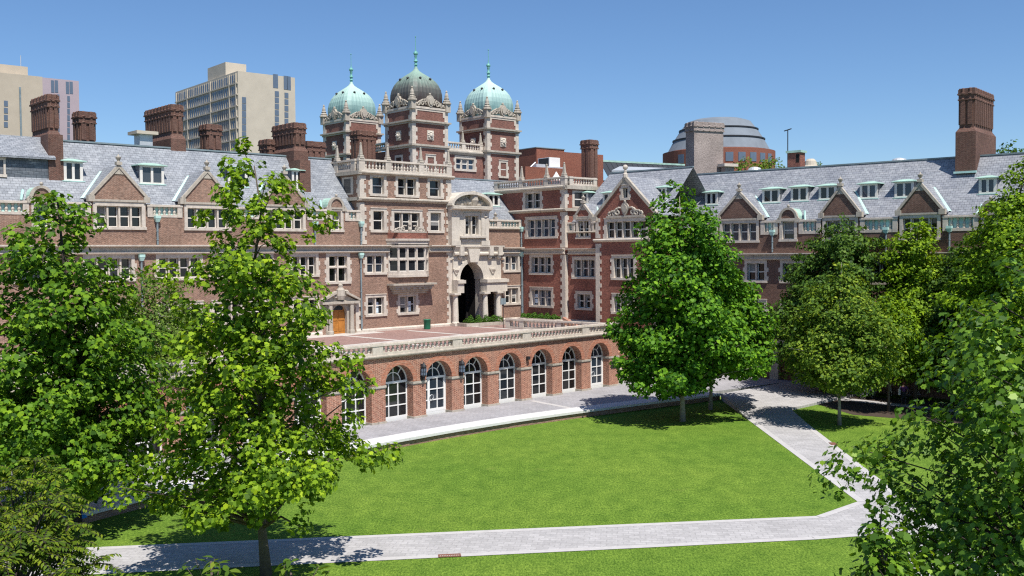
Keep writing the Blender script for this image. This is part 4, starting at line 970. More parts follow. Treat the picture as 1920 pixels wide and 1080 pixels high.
mb = MB(); mb.add([(xs0-2.4, rn, rd_), (xs0-2.0, rn, rd_), (xs0+.45, REy, REz), (xs0+.05, REy, REz), (xs0-2.4, rn, rd_+.35), (xs0-2.0, rn, rd_+.35), (xs0+.45, REy, REz+.35), (xs0+.05, REy, REz+.35)], [(0,3,2,1),(4,5,6,7),(0,1,5,4),(1,2,6,5),(2,3,7,6),(3,0,4,7)]); mb.build('coping', M['stone'], RR)
for pxl, pxr, t0, b0 in ((1322, 1345, 361, 384), (1429, 1462, 355, 380), (1482.5, 1515, 351, 377), (1535, 1568, 349, 374), (1612, 1645, 345, 372), (1677, 1713, 341, 370), (1835, 1868, 334, 363)):
    dorm(RR, FR, pxl, pxr, t0, b0, REy, REz, RRM, cheek='slate_d')
for px in (1448, 1661, 1780): pipe(RR, FR.hx(px, 450, -.14), -.14, 11.4, 13.1)
# the huge chimney at the right
y = FR.slope(1811, 325, REy, REz, RRM)[1]
chim(RR, FR, y, 1798, 1825, 325, 166, 5.2, bm='brick_chim', fs=3.6, foot=.22)
# grey chimney at the junction
xg, yg = FR.loc(aty(1300, 320, 101)); 
GC = thing('chimney_stack', 'broad grey brick chimney stack where the two right hand roofs meet', 'chimney', FR.w(xg, yg), math.radians(24))
zg = aty(1330, 228, 101)[2]; wg = 66/1850*101*1.0
chimney(GC, .1, wg+.1, 0, 1.5, 14, 18.0, zg, 'brick_grey', ribs=False, foot=.3)
m = MB(); m.box(wg-.4, wg+.7, -1.0, -.32, 16, aty(1355, 310, 100)[2]); o = m.build('flue_housing', M['brick_grey'], GC); m = MB(); z = aty(1355, 310, 100)[2]; m.box(wg-.7, wg+1.0, -1.3, -.1, z, z+.3); m.build('slab_cap', M['stone'], o)
# small roof furniture on the right ridge
x = FR.hx(1493, 300, 5.2); SC = thing('chimney_stack', 'small square red brick chimney on the right ridge beside the thin aerial mast', 'chimney', FR.w(x, 5.2), FR.a)
z1 = FR.hz(1493, 284, 5.2); m = MB(); m.box(-.6, .6, -.5, .5, 17, z1-.15); m.build('shaft', M['brick_red'], SC); m = MB(); m.box(-.72, .72, -.62, .62, z1-.15, z1+.05); m.build('cap', M['copper'], SC); m = MB(); m.box(.2, .5, -.52, -.49, z1-1.0, z1-.3); m.build('opening', M['black'], SC)
x = FR.hx(1477, 300, 5.6); AM = thing('aerial_mast', 'thin aerial mast with a short crossbar standing behind the right roof ridge', 'aerial', FR.w(x, 5.6), FR.a)
z1 = FR.hz(1477, 243, 5.6); m = MB(); m.tube([(0, 0, 17), (0, 0, z1)], .045, 6); m.build('mast', M['dark'], AM); m = MB(); m.tube([(-.35, 0, z1-.1), (.35, 0, z1+.05)], .05, 6); m.build('crossbar', M['dark'], AM)
def vent(px, py, Y, kind, label, zbase):
    p = aty(px, py, Y); v = thing('roof_vent', label, 'vent', (p[0], p[1], zbase)); h = p[2]-zbase
    m = MB()
    if kind == 'dome': m.lathe(0, 0, [(.45, 0), (.45, h-.55), (.75, h-.52), (.75, h-.4), (.55, h-.1), (.2, h), (.02, h+.02)], 14)
    else: m.lathe(0, 0, [(.3, 0), (.3, h-1.0), (.85, h-.98), (.8, h-.8), (.6, h-.6), (.5, h-.2), (.3, h), (.02, h+.02)], 14)
    m.build('cowl', M['metal' if kind == 'dome' else 'concrete'], v)
vent(1415, 313, 97, 'dome', 'silvery domed ventilator behind the right roof ridge, left of the aerial', 16.5)
vent(1520, 298, 92, 'bell', 'cream bell shaped ventilator right of the small square chimney', 16.5)
vent(1686, 296, 88, 'dome', 'small grey ventilator on the right ridge left of the huge chimney', 16.5)
# ================================================================== arcade and terrace
AT = thing('arcade_terrace', 'orange red brick terrace front with arched glazed openings and stone balustrade on top', 'terrace', FA.w(0, 0), FA.a)
gz, tz = .5, 4.72; xA0, xA1 = -27., 25.45
pit = 3.42; cents = []
ce = []
for a, b in ((721.4, 775.4), (798, 847), (869.7, 914), (935.5, 977), (996.7, 1036), (1054, 1091), (1107, 1142)): ce.append((FA.hx(a, 706)+FA.hx(b, 706))/2)
k_ = np.polyfit(range(7), ce, 1); cents = [float(k_[1]+k_[0]*i) for i in range(-8, 7)]; ar = 1.18
zsp = 3.02; ztop_ = 4.76; dep = .78
m = MB(); e = [xA0]+[v for c in cents for v in (c-ar, c+ar)]+[xA1]
for a, b in zip(e[::2], e[1::2]): m.grid(a, b, gz-.5, ztop_, 0)
for c in cents:
    A_ = arch(c, zsp, ar, 16)
    for i in range(16):
        (xa, za), (xb, zb) = A_[i], A_[i+1]
        m.poly((xb, 0, zb), (xa, 0, za), (xa, 0, ztop_), (xb, 0, ztop_)); m.poly((xa, 0, za), (xb, 0, zb), (xb, dep, zb), (xa, dep, za))
    m.poly((c-ar, 0, gz-.5), (c-ar, dep, gz-.5), (c-ar, dep, zsp), (c-ar, 0, zsp)); m.poly((c+ar, dep, gz-.5), (c+ar, 0, gz-.5), (c+ar, 0, zsp), (c+ar, dep, zsp))
m.poly((xA1, 0, gz-.5), (xA1, 9, gz-.5), (xA1, 9, ztop_), (xA1, 0, ztop_))
m.build('wall', M['brick_arcade'], AT)
M['ring'] = brick('arch bricks', (.42, .165, .10), (.34, .125, .075), (.46, .30, .22), bw=.11, rh=.24, var=.15)
for c in cents:                                  # rowlock arch rings stand a hair proud
    m = MB(); a, b = arch(c, zsp, ar-.002, 18), arch(c, zsp, ar+.36, 18)
    for i in range(18): m.prism([a[i], b[i], b[i+1], a[i+1]], -.025, .02)
    m.build('arch_ring', M['ring'], AT)
for a, b in zip(e[::2], e[1::2]):
    m = MB(); m.box(a-.05, b+.05, -.07, dep, zsp-.19, zsp-.05); m.box(a-.02, b+.02, -.03, dep, zsp-.26, zsp-.19); m.build('impost_band', M['stone_w'], AT)
    m = MB(); m.box(a-.05, b+.05, -.06, dep, gz-.2, gz+.13); m.build('pier_base', M['stone_w'], AT)
m = MB(); m.run([(.02, 4.74), (-.14, 4.79), (-.22, 4.86), (-.22, 4.93), (-.1, 4.96), (.3, 4.96), (.3, 4.74)], xA0, xA1+.26); m.box(xA1-.02, xA1+.22, -.2, 9, 4.76, 4.93); m.build('cornice', M['stone_w'], AT)
pp = [FA.hx(707, 660), FA.hx(856.5, 645), FA.hx(986.5, 632), FA.hx(1097, 622)]; d_ = pp[0]-6.6; pp = [d_-6.6, d_]+pp
balustrade(AT, pp[0]-3, xA1+.1, 0.1, 4.95, 5.72, pp, step=.385, pw=.85, wd=.3, ends=True)
m = MB(); m.box(xA0, pp[0]-3, -.05, .25, 4.95, 5.74); m.build('parapet', M['stone'], AT)
# windows and doors
def arched_window(c, door, k):
    f = MB(); y0, y1 = dep-.13, dep-.03; r = ar-.001; z0 = gz; t = .09
    for s in (-1, 1): f.box(min(c+s*r, c+s*(r-t)), max(c+s*r, c+s*(r-t)), y0, y1, z0, zsp)
    f.box(c-r, c+r, y0-.01, y1, z0-.1, z0+.22); f.box(c-r, c+r, y0-.02, y1, zsp-.10, zsp+.05)
    a, b = arch(c, zsp, r, 16), arch(c, zsp, r-t, 16)
    for i in range(16): f.prism([b[i], a[i], a[i+1], b[i+1]], y0, y1)
    a, b = arch(c-.02, zsp, r*.56, 12), arch(c-.02, zsp, r*.56-.055, 12)
    for i in range(12): f.prism([b[i], a[i], a[i+1], b[i+1]], y0+.003, y1-.003)
    for an in (math.radians(52), math.radians(90), math.radians(128)):
        r0 = 0 if an == PI/2 else r*.54
        p, q = (c+r0*math.cos(an), zsp+r0*math.sin(an)), (c+(r-.03)*math.cos(an), zsp+(r-.03)*math.sin(an)); d = (-math.sin(an)*.028, math.cos(an)*.028)
        f.prism([(p[0]-d[0], p[1]-d[1]), (q[0]-d[0], q[1]-d[1]), (q[0]+d[0], q[1]+d[1]), (p[0]+d[0], p[1]+d[1])][::-1], y0+.006, y1-.006)
    hz = [z0+.2+(zsp-z0-.3)*i/3 for i in (1, 2)]
    for z in hz: f.box(c-r+t, c+r-t, y0+.004, y1, z-.035, z+.035)
    for i in (1, 2): x = c-r+2*r*i/3; f.box(x-.035, x+.035, y0+.002, y1, z0+.2, zsp-.1)
    if door:
        x = c-r/3; f.box(x-.1, x+.1, y0-.015, y1, z0+.15, zsp-.1); f.box(c+r-.2, c+r-.02, y0-.014, y1, z0+.15, zsp-.1); f.box(c-r+.02, c+r-.02, y0-.016, y1, z0+.15, z0+.34)
    o = f.build('glazed_door' if door else 'arched_window', M['white'], AT)
    g = MB(); g.prism([(c+r, z0), *arch(c, zsp, r, 16), (c-r, z0)][::1], y1-.045, y1-.03); g.build('pane', M['pane_b'], o)
    if door:
        h = MB(); ring = [(c-r/3+.2+.17*math.cos(a*PI/6), y0-.08, z0+1.15+.17*math.sin(a*PI/6)) for a in range(13)]; h.tube(ring, .022, 5); h.build('handle', M['metal'], o)
    return o
for i, c in enumerate(cents): arched_window(c, (i-8) in (1, 6, -2, -6), i)
# wall lanterns, flood lamp, plaque
def lantern(x, z):
    l = MB(); l.lathe(0, -.22, [(.03, -.55), (.1, -.5), (.08, -.38), (.16, -.34), (.17, .28), (.21, .30), (.16, .42), (.05, .55), (.04, .62)], 8); l.box(-.1, .1, -.06, 0, -.7, .5); l.tube([(0, -.03, -.3), (0, -.15, -.42), (0, -.22, -.36)], .03, 5)
    o = l.build('wall_lantern', M['dark'], AT); o.location = (x, 0, z)
    g = MB()
    for k in range(8):
        a = (k+.5)*PI/4; cx, cy = .165*math.cos(a), -.22+.165*math.sin(a); g.box(cx-.03, cx+.03, cy-.03, cy+.03, -.24, -.05); g.box(cx-.03, cx+.03, cy-.03, cy+.03, .0, .2)
    g.build('glass', M['tower_glass'], o)
lantern(FA.hx(790.5, 696), FA.hz(790.5, 696)); lantern(FA.hx(862.5, 690), FA.hz(862.5, 690))
x, z = FA.hit(988, 671); m = MB(); m.box(x-.12, x+.12, -.25, -.03, z-.12, z+.12); m.box(x-.06, x+.06, -.05, 0, z-.2, z+.05); m.build('flood_lamp', M['dark'], AT)
x, z = FA.hit(1152.5, 683); m = MB(); m.box(x-.5, x+.5, -.05, 0, z-.3, z+.3); m.build('plaque', M['dark'], AT)
# terrace floor: brick panels between pale stone bands
def world_poly(name, pts, z, mat, kind='structure'):
    m = MB(); m.poly(*[(p[0], p[1], z) for p in pts]); o = m.build(name, mat); o['kind'] = kind; return o
tA = lambda x, y: FA.w(x, y)
PAV = brick('terrace brick', (.30, .175, .15), (.235, .135, .118), (.32, .25, .22), bw=.22, rh=.11, var=.15)
nE = 12.4
rt = FA.w(xA1-.2, nE)
poly = [FA.w(xA0, .25), FA.w(xA1, .25), FA.w(xA1, nE-3.4), FK.w(2.5, -2.8), FM.w(6.2, -.2), FM.w(0, 0), FL.w(0, 0), FL.w(xL0, 0)]
m = MB(); m.poly(*[(p[0], p[1], tz-.01) for p in poly]); o = m.build('terrace_floor', PAV); o['kind'] = 'structure'
m = MB(); fl = MB()
for yy in (1.2, 9.2): fl.box(xA0+1, xA1-.4, yy, yy+.75, tz-.005, tz)
for k in range(-2, 4): x = 1.5+k*6.9; fl.box(x, x+.55, 1.95, 9.2, tz-.005, tz); fl.box(x+1.5, x+2.05, 9.95, 17., tz-.005, tz)
fl.box(xA0+1, 14.5, 17.0, 19.0, tz-.005, tz); fl.box(16, xA1-.5, 8.0, 9.2, tz-.004, tz+.001)
o = fl.build('terrace_bands', plain('terrace stone', (.50, .46, .42), .85, .15, 3)); o.location = FA.w(0, 0); o.rotation_euler = (0, 0, FA.a); o['kind'] = 'structure'
# the balustrade that returns along the stair
pA = np.array(FA.w(xA1-.12, .4)); pB = np.array(atz(950, 615, tz)); ln = float(np.hypot(*(pB-pA)[:2]))
BR = thing('balustrade', 'stone balustrade running back from the terrace corner towards the portal', 'balustrade', (pB[0], pB[1], 0), math.atan2(pA[1]-pB[1], pA[0]-pB[0]))
balustrade(BR, 0, ln, 0, tz, 5.62, [ln*.16, ln*.52], step=.4, pw=.5)
pC = np.array(atz(1083, 601, tz)); pD = np.array(atz(1127, 602, tz)); l2 = float(np.hypot(*(pD-pC)[:2]))
BS = thing('balustrade', 'short stone balustrade in front of the recessed red brick bay', 'balustrade', (pC[0], pC[1], 0), math.atan2(pD[1]-pC[1], pD[0]-pC[0]))
balustrade(BS, 0, l2, 0, tz, 5.5, [l2*.5], step=.4, pw=.45)
ST = thing('stone_stairs', 'grey stone flight of steps rising beside the right end of the arcade', 'stairs', FA.w(xA1, 0), FA.a)
m = MB(); n = 26
for i in range(n): m.box(.05, 4.6, 1.2+i*.33, 1.2+n*.33+.4, gz+i*.163, gz+(i+1)*.163)
m.build('steps', M['concrete'], ST)
m = MB(); m.add([(4.6, 1., gz-.4), (5.0, 1., gz-.4), (5.0, 10.2, gz-.4), (4.6, 10.2, gz-.4), (4.6, 1., gz+1.0), (5.0, 1., gz+1.0), (5.0, 10.2, 5.5), (4.6, 10.2, 5.5)], [(0,3,2,1),(4,5,6,7),(0,1,5,4),(1,2,6,5),(2,3,7,6),(3,0,4,7)]); m.build('side_wall', M['brick_arcade'], ST)

# ================================================================== ground, walks, wall
def nmat_grass():
    m, nt, b = nmat('lawn grass'); o = coords(nt, 'Object')
    f1 = noise(nt, o, .11, 5); f2 = noise(nt, coords(nt, 'Object', (1, .55, 1)), 1.1, 6, .75); f3 = noise(nt, coords(nt, 'Object', (1, .4, 1)), 13., 6, .8); f4 = noise(nt, o, 26, 3, .8)
    c = ramp(nt, f1, [(.3, (.098, .188, .022)), (.7, (.140, .228, .030))])
    c = mixc(nt, 1., c, ramp(nt, f2, [(.28, (.62, .70, .62)), (.72, (1.36, 1.25, 1.28))]), 'MULTIPLY')
    c = mixc(nt, 1., c, ramp(nt, f3, [(.38, (.40, .50, .42)), (.62, (1.6, 1.48, 1.55))]), 'MULTIPLY')
    c = mixc(nt, 1., c, ramp(nt, f4, [(.38, (.6, .66, .6)), (.62, (1.4, 1.34, 1.4))]), 'MULTIPLY')
    k = ramp(nt, noise(nt, o, .30, 6, .7), [(.63, (0, 0, 0)), (.80, (.5,)*3)]); c = mixc(nt, k, c, (.25, .25, .07))
    k = ramp(nt, noise(nt, coords(nt, 'Object', (1, 1, 1)), .55, 2, .4), [(.80, (0, 0, 0)), (.83, (.6,)*3)]); c = mixc(nt, k, c, (.30, .26, .13))
    nt.links.new(c, b.inputs['Base Color']); b.inputs['Roughness'].default_value = .9; b.inputs['Specular IOR Level'].default_value = .12
    bump(nt, b, f3, .7, .06); return m
GRASS = nmat_grass()
def pav_mat(name, col, bw, rh, rot=0., var=.14):
    m, nt, b = nmat(name); o = coords(nt, 'Object'); mp = nt.nodes.new('ShaderNodeMapping'); mp.inputs['Rotation'].default_value = (0, 0, rot); nt.links.new(o, mp.inputs[0])
    t = nd(nt, 'ShaderNodeTexBrick', Scale=1.); t.inputs['Color1'].default_value = (*col, 1); t.inputs['Color2'].default_value = (*[x*.84 for x in col], 1); t.inputs['Mortar'].default_value = (*[x*.76 for x in col], 1)
    t.inputs['Mortar Size'].default_value = .022; t.inputs['Brick Width'].default_value = bw; t.inputs['Row Height'].default_value = rh; nt.links.new(mp.outputs[0], t.inputs['Vector'])
    c = mixc(nt, 1., t.outputs['Color'], ramp(nt, noise(nt, o, .6, 6, .7), [(.3, (1-var,)*3), (.7, (1+var,)*3)]), 'MULTIPLY'); c = mixc(nt, 1., c, ramp(nt, noise(nt, o, 8, 4, .7), [(.3, (.86,)*3), (.7, (1.12,)*3)]), 'MULTIPLY')
    nt.links.new(c, b.inputs['Base Color']); b.inputs['Roughness'].default_value = .85; b.inputs['Specular IOR Level'].default_value = .2; bump(nt, b, t.outputs['Fac'], -.3, .02); return m
PATH = pav_mat('path pavers', (.44, .425, .42), .45, .3, .1)
WALK = pav_mat('walk pavers', (.37, .36, .375), .4, .2, FA.a)
KERB = plain('path kerb', (.47, .45, .44), .85, .12, 3)
m = MB(); m.poly((-3000, -300, -.03), (3000, -300, -.03), (3000, 5000, -.03), (-3000, 5000, -.03)); o = m.build('ground', plain('far ground', (.07, .085, .05), .95, .3, .05)); o['kind'] = 'structure'
world_poly('lawn', [(-60, 8), (70, 8), (70, 110), (-60, 110)], 0., GRASS)
# walk beside the arcade, raised half a metre behind a low curving wall
wp = np.array([atz(*q, gz)[:2] for q in ((110, 975), (720, 830), (1110, 768), (1352, 738))]); wc = np.polyfit(wp[:, 0], wp[:, 1], 3)
wx = np.linspace(-23, wp[3, 0], 400); wq = np.stack([wx, np.polyval(wc, wx)], 1); wsl = np.concatenate([[0], np.cumsum(np.linalg.norm(np.diff(wq, axis=0), axis=1))]); WL = wsl[-1]
def wat(s_, off=0.):                              # point on the wall line, off metres towards the arcade
    p = np.array([np.interp(s_, wsl, wq[:, i]) for i in (0, 1)]); q = np.array([np.interp(min(WL, s_+.4), wsl, wq[:, i]) for i in (0, 1)]); r = np.array([np.interp(max(0, s_-.4), wsl, wq[:, i]) for i in (0, 1)]); d = (q-r)/np.linalg.norm(q-r)
    return p+np.array([-d[1], d[0]])*off
e1 = wat(WL); dw = e1-wat(WL-1.); dw /= np.linalg.norm(dw); nw = np.array([-dw[1], dw[0]]); w1 = e1
ss = np.linspace(0, WL, 46)
wpoly = [*[wat(q, .5) for q in ss], e1+nw*1.2, (23.2, 82.8), FK.w(9, 2)[:2], FK.w(6, 0)[:2], FA.w(xA1, 8)[:2], FA.w(xA1, .3)[:2], FA.w(xA0, .3)[:2]]
m = MB(); m.flat([tuple(map(float, q)) for q in wpoly], -.3, gz-.008); o = m.build('walk', WALK); o['kind'] = 'structure'
m = MB(); m.flat([(23.1, 82.9), (26.9, 77.6), FR.w(9, .1)[:2], FR.w(-8, .1)[:2], FK.w(9.2, 2)[:2]], -.3, gz-.06); o = m.build('plaza', WALK); o['kind'] = 'structure'
SW = thing('retaining_wall', 'low curving brick wall with broad pale granite cap between the arcade walk and the lawn', 'wall', (0, 0, 0))
def ribbon(m, q, o0, o1, z0, z1):
    for s0, s1 in zip(q[:-1], q[1:]):
        p = [wat(s0, o0), wat(s1, o0), wat(s1, o1), wat(s0, o1)]
        m.add([(*k, z0) for k in p]+[(*k, z1) for k in p], [(0,3,2,1),(4,5,6,7),(0,1,5,4),(1,2,6,5),(2,3,7,6),(3,0,4,7)])
m = MB(); ribbon(m, ss, .12, .9, -.1, gz-.14); m.build('brickwork', M['brick'], SW)
m = MB(); x = 0.
while x < WL:
    l = min(1.9+.5*rnd.random(), WL-x); o_ = .03*rnd.random(); ribbon(m, (x+.006, x+l/2, x+l-.006), -.03+o_, 1.5, gz-.15, gz+.012*rnd.random()); x += l+.001
m.build('cap', M['granite'], SW)
# steps of light paving across the walk
m = MB()
for px, py in ((1000, 752), (1215, 728)):
    p = atz(px, py, gz); k = int(np.argmin(np.linalg.norm(wq-p[:2], axis=1))); a_, b_ = wat(wsl[k]-.22, 1.55), wat(wsl[k]+.22, 1.55); c_, d_ = wat(wsl[k]+.22, 6.), wat(wsl[k]-.22, 6.); m.poly((*a_, gz-.003), (*b_, gz-.003), (*c_, gz-.003), (*d_, gz-.003))
o = m.build('walk_bands', KERB); o['kind'] = 'structure'
# paths
P = lambda x, y: atz(x, y, 0.)[:2]
def strip(name, edges, z, mat):
    m = MB()
    L_, R_ = edges
    for i in range(len(L_)-1): m.poly((*R_[i], z), (*R_[i+1], z), (*L_[i+1], z), (*L_[i], z))
    o = m.build(name, mat); o['kind'] = 'structure'; return o
a0, a1 = P(330, 1020), P(1530, 968); b0, b1 = P(640, 1055), P(1530, 1012)
da = (a1-a0)/np.linalg.norm(a1-a0)
aL = a0-da*25; db = (b1-b0)/np.linalg.norm(b1-b0); bL = b0-db*25
jl = P(1608, 941); dl0 = P(1362, 757); dl1 = P(1470, 843); dr0 = P(1482, 770); dr1 = P(1590, 853)
ddl = (jl-dl0)/np.linalg.norm(jl-dl0); ddr = (dr1-dr0)/np.linalg.norm(dr1-dr0)
rb1 = P(1610, 1006); rb2 = P(1700, 1024)
drend = dr0+ddr*40; 
pz = .012
L8, R8 = dl0+ddl*7.5, dr0+ddr*5.5
poly_ = [aL, a1, jl, L8, R8, drend, drend+np.array((-4.5, -1.0)), rb2, rb1, b1, bL]
world_poly('path', poly_, pz, PATH)
top = [(*e1, gz-.006), (*(dl0+ddl*.3), gz-.06), (*L8, pz+.002), (*R8, pz+.002), (*dr0, .16), (27., 77.5, .2), (26.5, 81.5, .35), (23.2, 82.8, gz-.006)]
m = MB(); n = len(top); m.add(top+[(p[0], p[1], -.2) for p in top], [(7, 0, 1, 4), (1, 2, 3, 4), (7, 4, 5, 6)]+[(i, i+n, (i+1) % n+n, (i+1) % n) for i in range(n)]); o = m.build('walk_ramp', PATH); o['kind'] = 'structure'
def kerb(pts, w=.36):
    m = MB()
    for p, q in zip(pts[:-1], pts[1:]):
        d = (q-p)/np.linalg.norm(q-p); n = np.array([-d[1], d[0]])*w; m.poly((*p, pz+.006), (*q, pz+.006), (*(q+n), pz+.006), (*(p+n), pz+.006)) if w < 0 else m.poly((*(p+n), pz+.006), (*p, pz+.006), (*q, pz+.006), (*(q+n), pz+.006))
    o = m.build('path_kerb', KERB); o['kind'] = 'structure'
kerb([aL, a1], -.36); kerb([a1, jl], -.362); kerb([jl, L8], -.364); kerb([bL, b1, rb1], .36); kerb([rb1, rb2, drend+np.array((-4.5, -1.0))], .362); kerb([R8, drend], -.366)
# drains
def grate(px, py, rz, label, l=.75, w=.34):
    p = P(px, py); t = thing('drain_grate', label, 'drain grate', (p[0], p[1], pz+.008), rz); m = MB(); m.box(-l/2, l/2, -w/2, -w/2+.04, 0, .03); m.box(-l/2, l/2, w/2-.04, w/2, 0, .03); m.box(-l/2, -l/2+.04, -w/2, w/2, 0, .028); m.box(l/2-.04, l/2, -w/2, w/2, 0, .028); o = m.build('frame', M['rust'], t)
    m = MB()
    for k in range(12): x = -l/2+.06+k*(l-.12)/11; m.box(x-.018, x+.018, -w/2+.04, w/2-.04, 0, .022)
    m.build('bars', M['rust'], t)
grate(843, 1043, math.atan2(db[1], db[0]), 'long rusty red drain grate at the edge of the near path', .86, .3)
grate(1562, 833, math.atan2(ddr[1], ddr[0]), 'small rusty drain grate at the edge of the diagonal path', .7, .36)
world_poly('soil_bed', [P(1420, 740)+np.array((1.5, 3)), np.array((36, 72)), np.array((45, 64)), np.array((34, 62)), P(1600, 778)], .008, M['soil'], 'structure')
world_poly('side_path', [(24.5, 76.), (36, 64.5), (36.6, 65.3), (25.1, 77.4)], .02, PATH)

# ================================================================== small things
p = atz(801, 617, tz); BN = thing('litter_bin', 'dark green cylindrical litter bin on the terrace against the brick wall', 'bin', (p[0], p[1], tz)); 
m = MB(); m.lathe(0, 0, [(.29, 0), (.30, .05), (.32, .8), (.34, .82), (.34, .88), (.27, .88), (.26, .5)], 16)
m.build('bin_body', M['bin'], BN, True)
p = atz(950, 614, tz); 
SG = thing('signpost', 'thin dark signpost with a small board in front of the portal windows', 'sign', (p[0]-.3, p[1]-.3, tz), FL.a)
zs_ = aty(953, 565, p[1]-.3)[2]; m = MB(); m.tube([(0, 0, 0), (0, 0, zs_-tz+.35)], .035, 6); m.build('post', M['dark'], SG); m = MB(); m.box(-.32, .32, -.03, .03, zs_-tz-.28, zs_-tz+.28); m.build('board', M['lead'], SG)
# orange cart in the passage mouth
x, y = FL.hx(889, 600, 1.5), 1.6; OC = thing('utility_cart', 'bright orange cart parked in the dark archway behind the shrubs', 'cart', FL.w(x, y), FL.a)
m = MB(); m.box(-.9, .55, -.4, .4, 1.0, 1.3); m.box(.15, .6, -.42, .42, .35, 1.05); m.build('body', M['orange'], OC)
m = MB()
for sx in (-.6, .35):
    for sy in (-.35, .35): m.tube([(sx, sy-.05, .18), (sx, sy+.05, .18)], .18, 10); m.box(sx-.03, sx+.03, sy-.03, sy+.03, .18, 1.02)
m.build('wheel', M['dark'], OC)
# towels on the wall cap
def cloth(name, x0, x1, lab, mat):
    q = P(0, 0)*0; t = MB(); nx, ny = 9, 6; vs = []; 
    for j in range(ny):
        for i in range(nx):
            x = x0+(x1-x0)*i/(nx-1); y = -.18+1.2*j/(ny-1); h = gz+.03+.03*math.sin(x*5+j)+.02*rnd.random()
            if y < -.03: h = gz-.16
            vs.append((x, y, h))
    t.add(vs, [(j*nx+i, j*nx+i+1, (j+1)*nx+i+1, (j+1)*nx+i) for j in range(ny-1) for i in range(nx-1)])
    o = t.build(name, mat, None, True); p_ = wat(xt); q_ = wat(xt+.5)-p_; an = math.atan2(q_[1], q_[0]); o.location = (p_[0], p_[1], 0); o.rotation_euler = (0, 0, an); so = o.modifiers.new('thick', 'SOLIDIFY'); so.thickness = .02; tag(o, lab, name.replace('_', ' ')); return o
xt = float(wsl[int(np.argmin(np.linalg.norm(wq-atz(132, 970, gz)[:2], axis=1)))])
cloth('beach_towel', -.15, .75, 'blue towel lying on the pale wall cap at lower left', M['blue']); cloth('cloth_sheet', -2.2, -.2, 'white cloth sheet spread on the wall cap left of the blue towel', M['whitecloth'])

# ================================================================== background buildings
def grid_windows(par, me, cells):
    for x, y, z, rz, sx, sz in cells: inst('window', me, par, (x, y, z), rz, (sx, 1, sz))
UW = MB(); UW.box(-.5, .5, -.06, .02, 0, 1); UWM = UW.mesh('window', M['tower_glass'])
FH = Fr(aty(446, 150, 270)[:2], 40)
HR = thing('high_rise', 'pale concrete high rise slab with gridded windows behind the left chimneys', 'building', FH.w(0, 0), FH.a)
W1 = FH.hx(553, 150); zt = FH.hz(446, 133); zr_ = FH.hz(553, 147)
cl = FH.O; D1_ = None
# depth of the slab from the pixel of its far left edge
d = ray(329, 170); A2_ = np.array([[d[0], -FH.n[0]], [d[1], -FH.n[1]]]); tt, dd = np.linalg.solve(A2_, FH.O[:2]-CP[:2]*0); D1_ = float(dd)
m = MB(); m.box(0, W1, 0, D1_, 0, zt); m.build('slab', M['concrete'], HR)
m = MB(); a = FH.hx(387, 120, 8); zz = FH.hz(430, 113, 6); d = ray(389, 120); tt, d2 = np.linalg.solve(np.array([[d[0], -FH.n[0]], [d[1], -FH.n[1]]]), FH.O[:2]+FH.d[:2]*.5); m.box(.5, FH.hx(470, 118, 6), d2*.42, d2, zt-.5, zz); m.build('penthouse', M['concrete'], HR)
fh = 3.05; nf = 17
cells = []; n = 10
for f in range(3):
    for k in range(n): cells.append((-.02, 1+(D1_-2)*(k+.5)/n, zt-2.9-f*fh, -PI/2, (D1_-2)/n*.82, 2.1))
for f in range(3, 12):
    for k in (0, 3, 7, 9)[:]: cells.append((-.02, 1+(D1_-2)*(k+.5)/n, zt-2.9-f*fh, -PI/2, (D1_-2)/n*.8, 1.8))
grid_windows(HR, UWM, cells)
m = MB(); m.box(-.04, .0, 1+(D1_-2)*.40, 1+(D1_-2)*.79, zt-2.9-9.5*fh, zt-3.0-2*fh-.3); m.box(-.04, .0, 1+(D1_-2)*.1, 1+(D1_-2)*.29, zt-2.9-9.5*fh, zt-3-2*fh-.3) ; m.build('painted_recess', plain('recess shade', (.26, .25, .26), .8, .2, .3), HR)  # flat panels on the wall; the shade of set-back bays is their grey colour
m = MB()
for f in range(12): m.box(-.3, .0, 0.2, D1_, zt-3.15-f*fh-.25, zt-3.15-f*fh+.1)
for k in range(31): y = 1+(D1_-2)*k/30; m.box(-.16, 0, y-.09, y+.09, zt-40, zt-.6)
for k in (0, 1, 4, 8, 10): y = 1+(D1_-2)*k/n; m.box(-.35, 0, y-.25, y+.25, zt-40, zt-.5)
m.build('facade_grid', M['concrete'], HR)
def hstrip(par, fr, px, ys, wpx, hh):
    for y in ys:
        x, z = fr.hit(px, y); inst('window', UWM, par, (x, -.01, z-hh/2), 0, (wpx, 1, hh))
hstrip(HR, FH, 516.5, [152], 1.5, 3.8); hstrip(HR, FH, 519, [176+11.8*k for k in range(7)], 1.25, 1.5); hstrip(HR, FH, 535.5, [155, ], 1.2, 3.8); hstrip(HR, FH, 541.5, [156], 1.2, 3.8); hstrip(HR, FH, 537, [179+12.2*k for k in range(5)], 1.2, 1.5); hstrip(HR, FH, 457.5, [188+13*k for k in range(6)], 1.2, 1.7)
FB = Fr(aty(80, 170, 240)[:2], 40)
H2 = thing('high_rise', 'tan concrete high rise cut off at the left edge, with a narrow window strip', 'building', FB.w(0, 0), FB.a)
a = FB.hx(-90, 150); zt = FB.hz(40, 140); m = MB(); m.box(a, 0, 0, 22, 0, zt); m.build('slab', M['concrete_t'], H2)
m = MB(); m.box(a, FB.hx(52, 130, 4), 4, 14, zt, FB.hz(20, 122, 4)); m.build('penthouse', M['concrete_t'], H2); m = MB(); x = FB.hx(37, 160); m.box(x-.2, x+.2, -.25, 0, 20, zt-3); m.build('joint', M['lead'], H2)
hstrip(H2, FB, 11, [194+13.2*k for k in range(4)], .85, 1.3); 
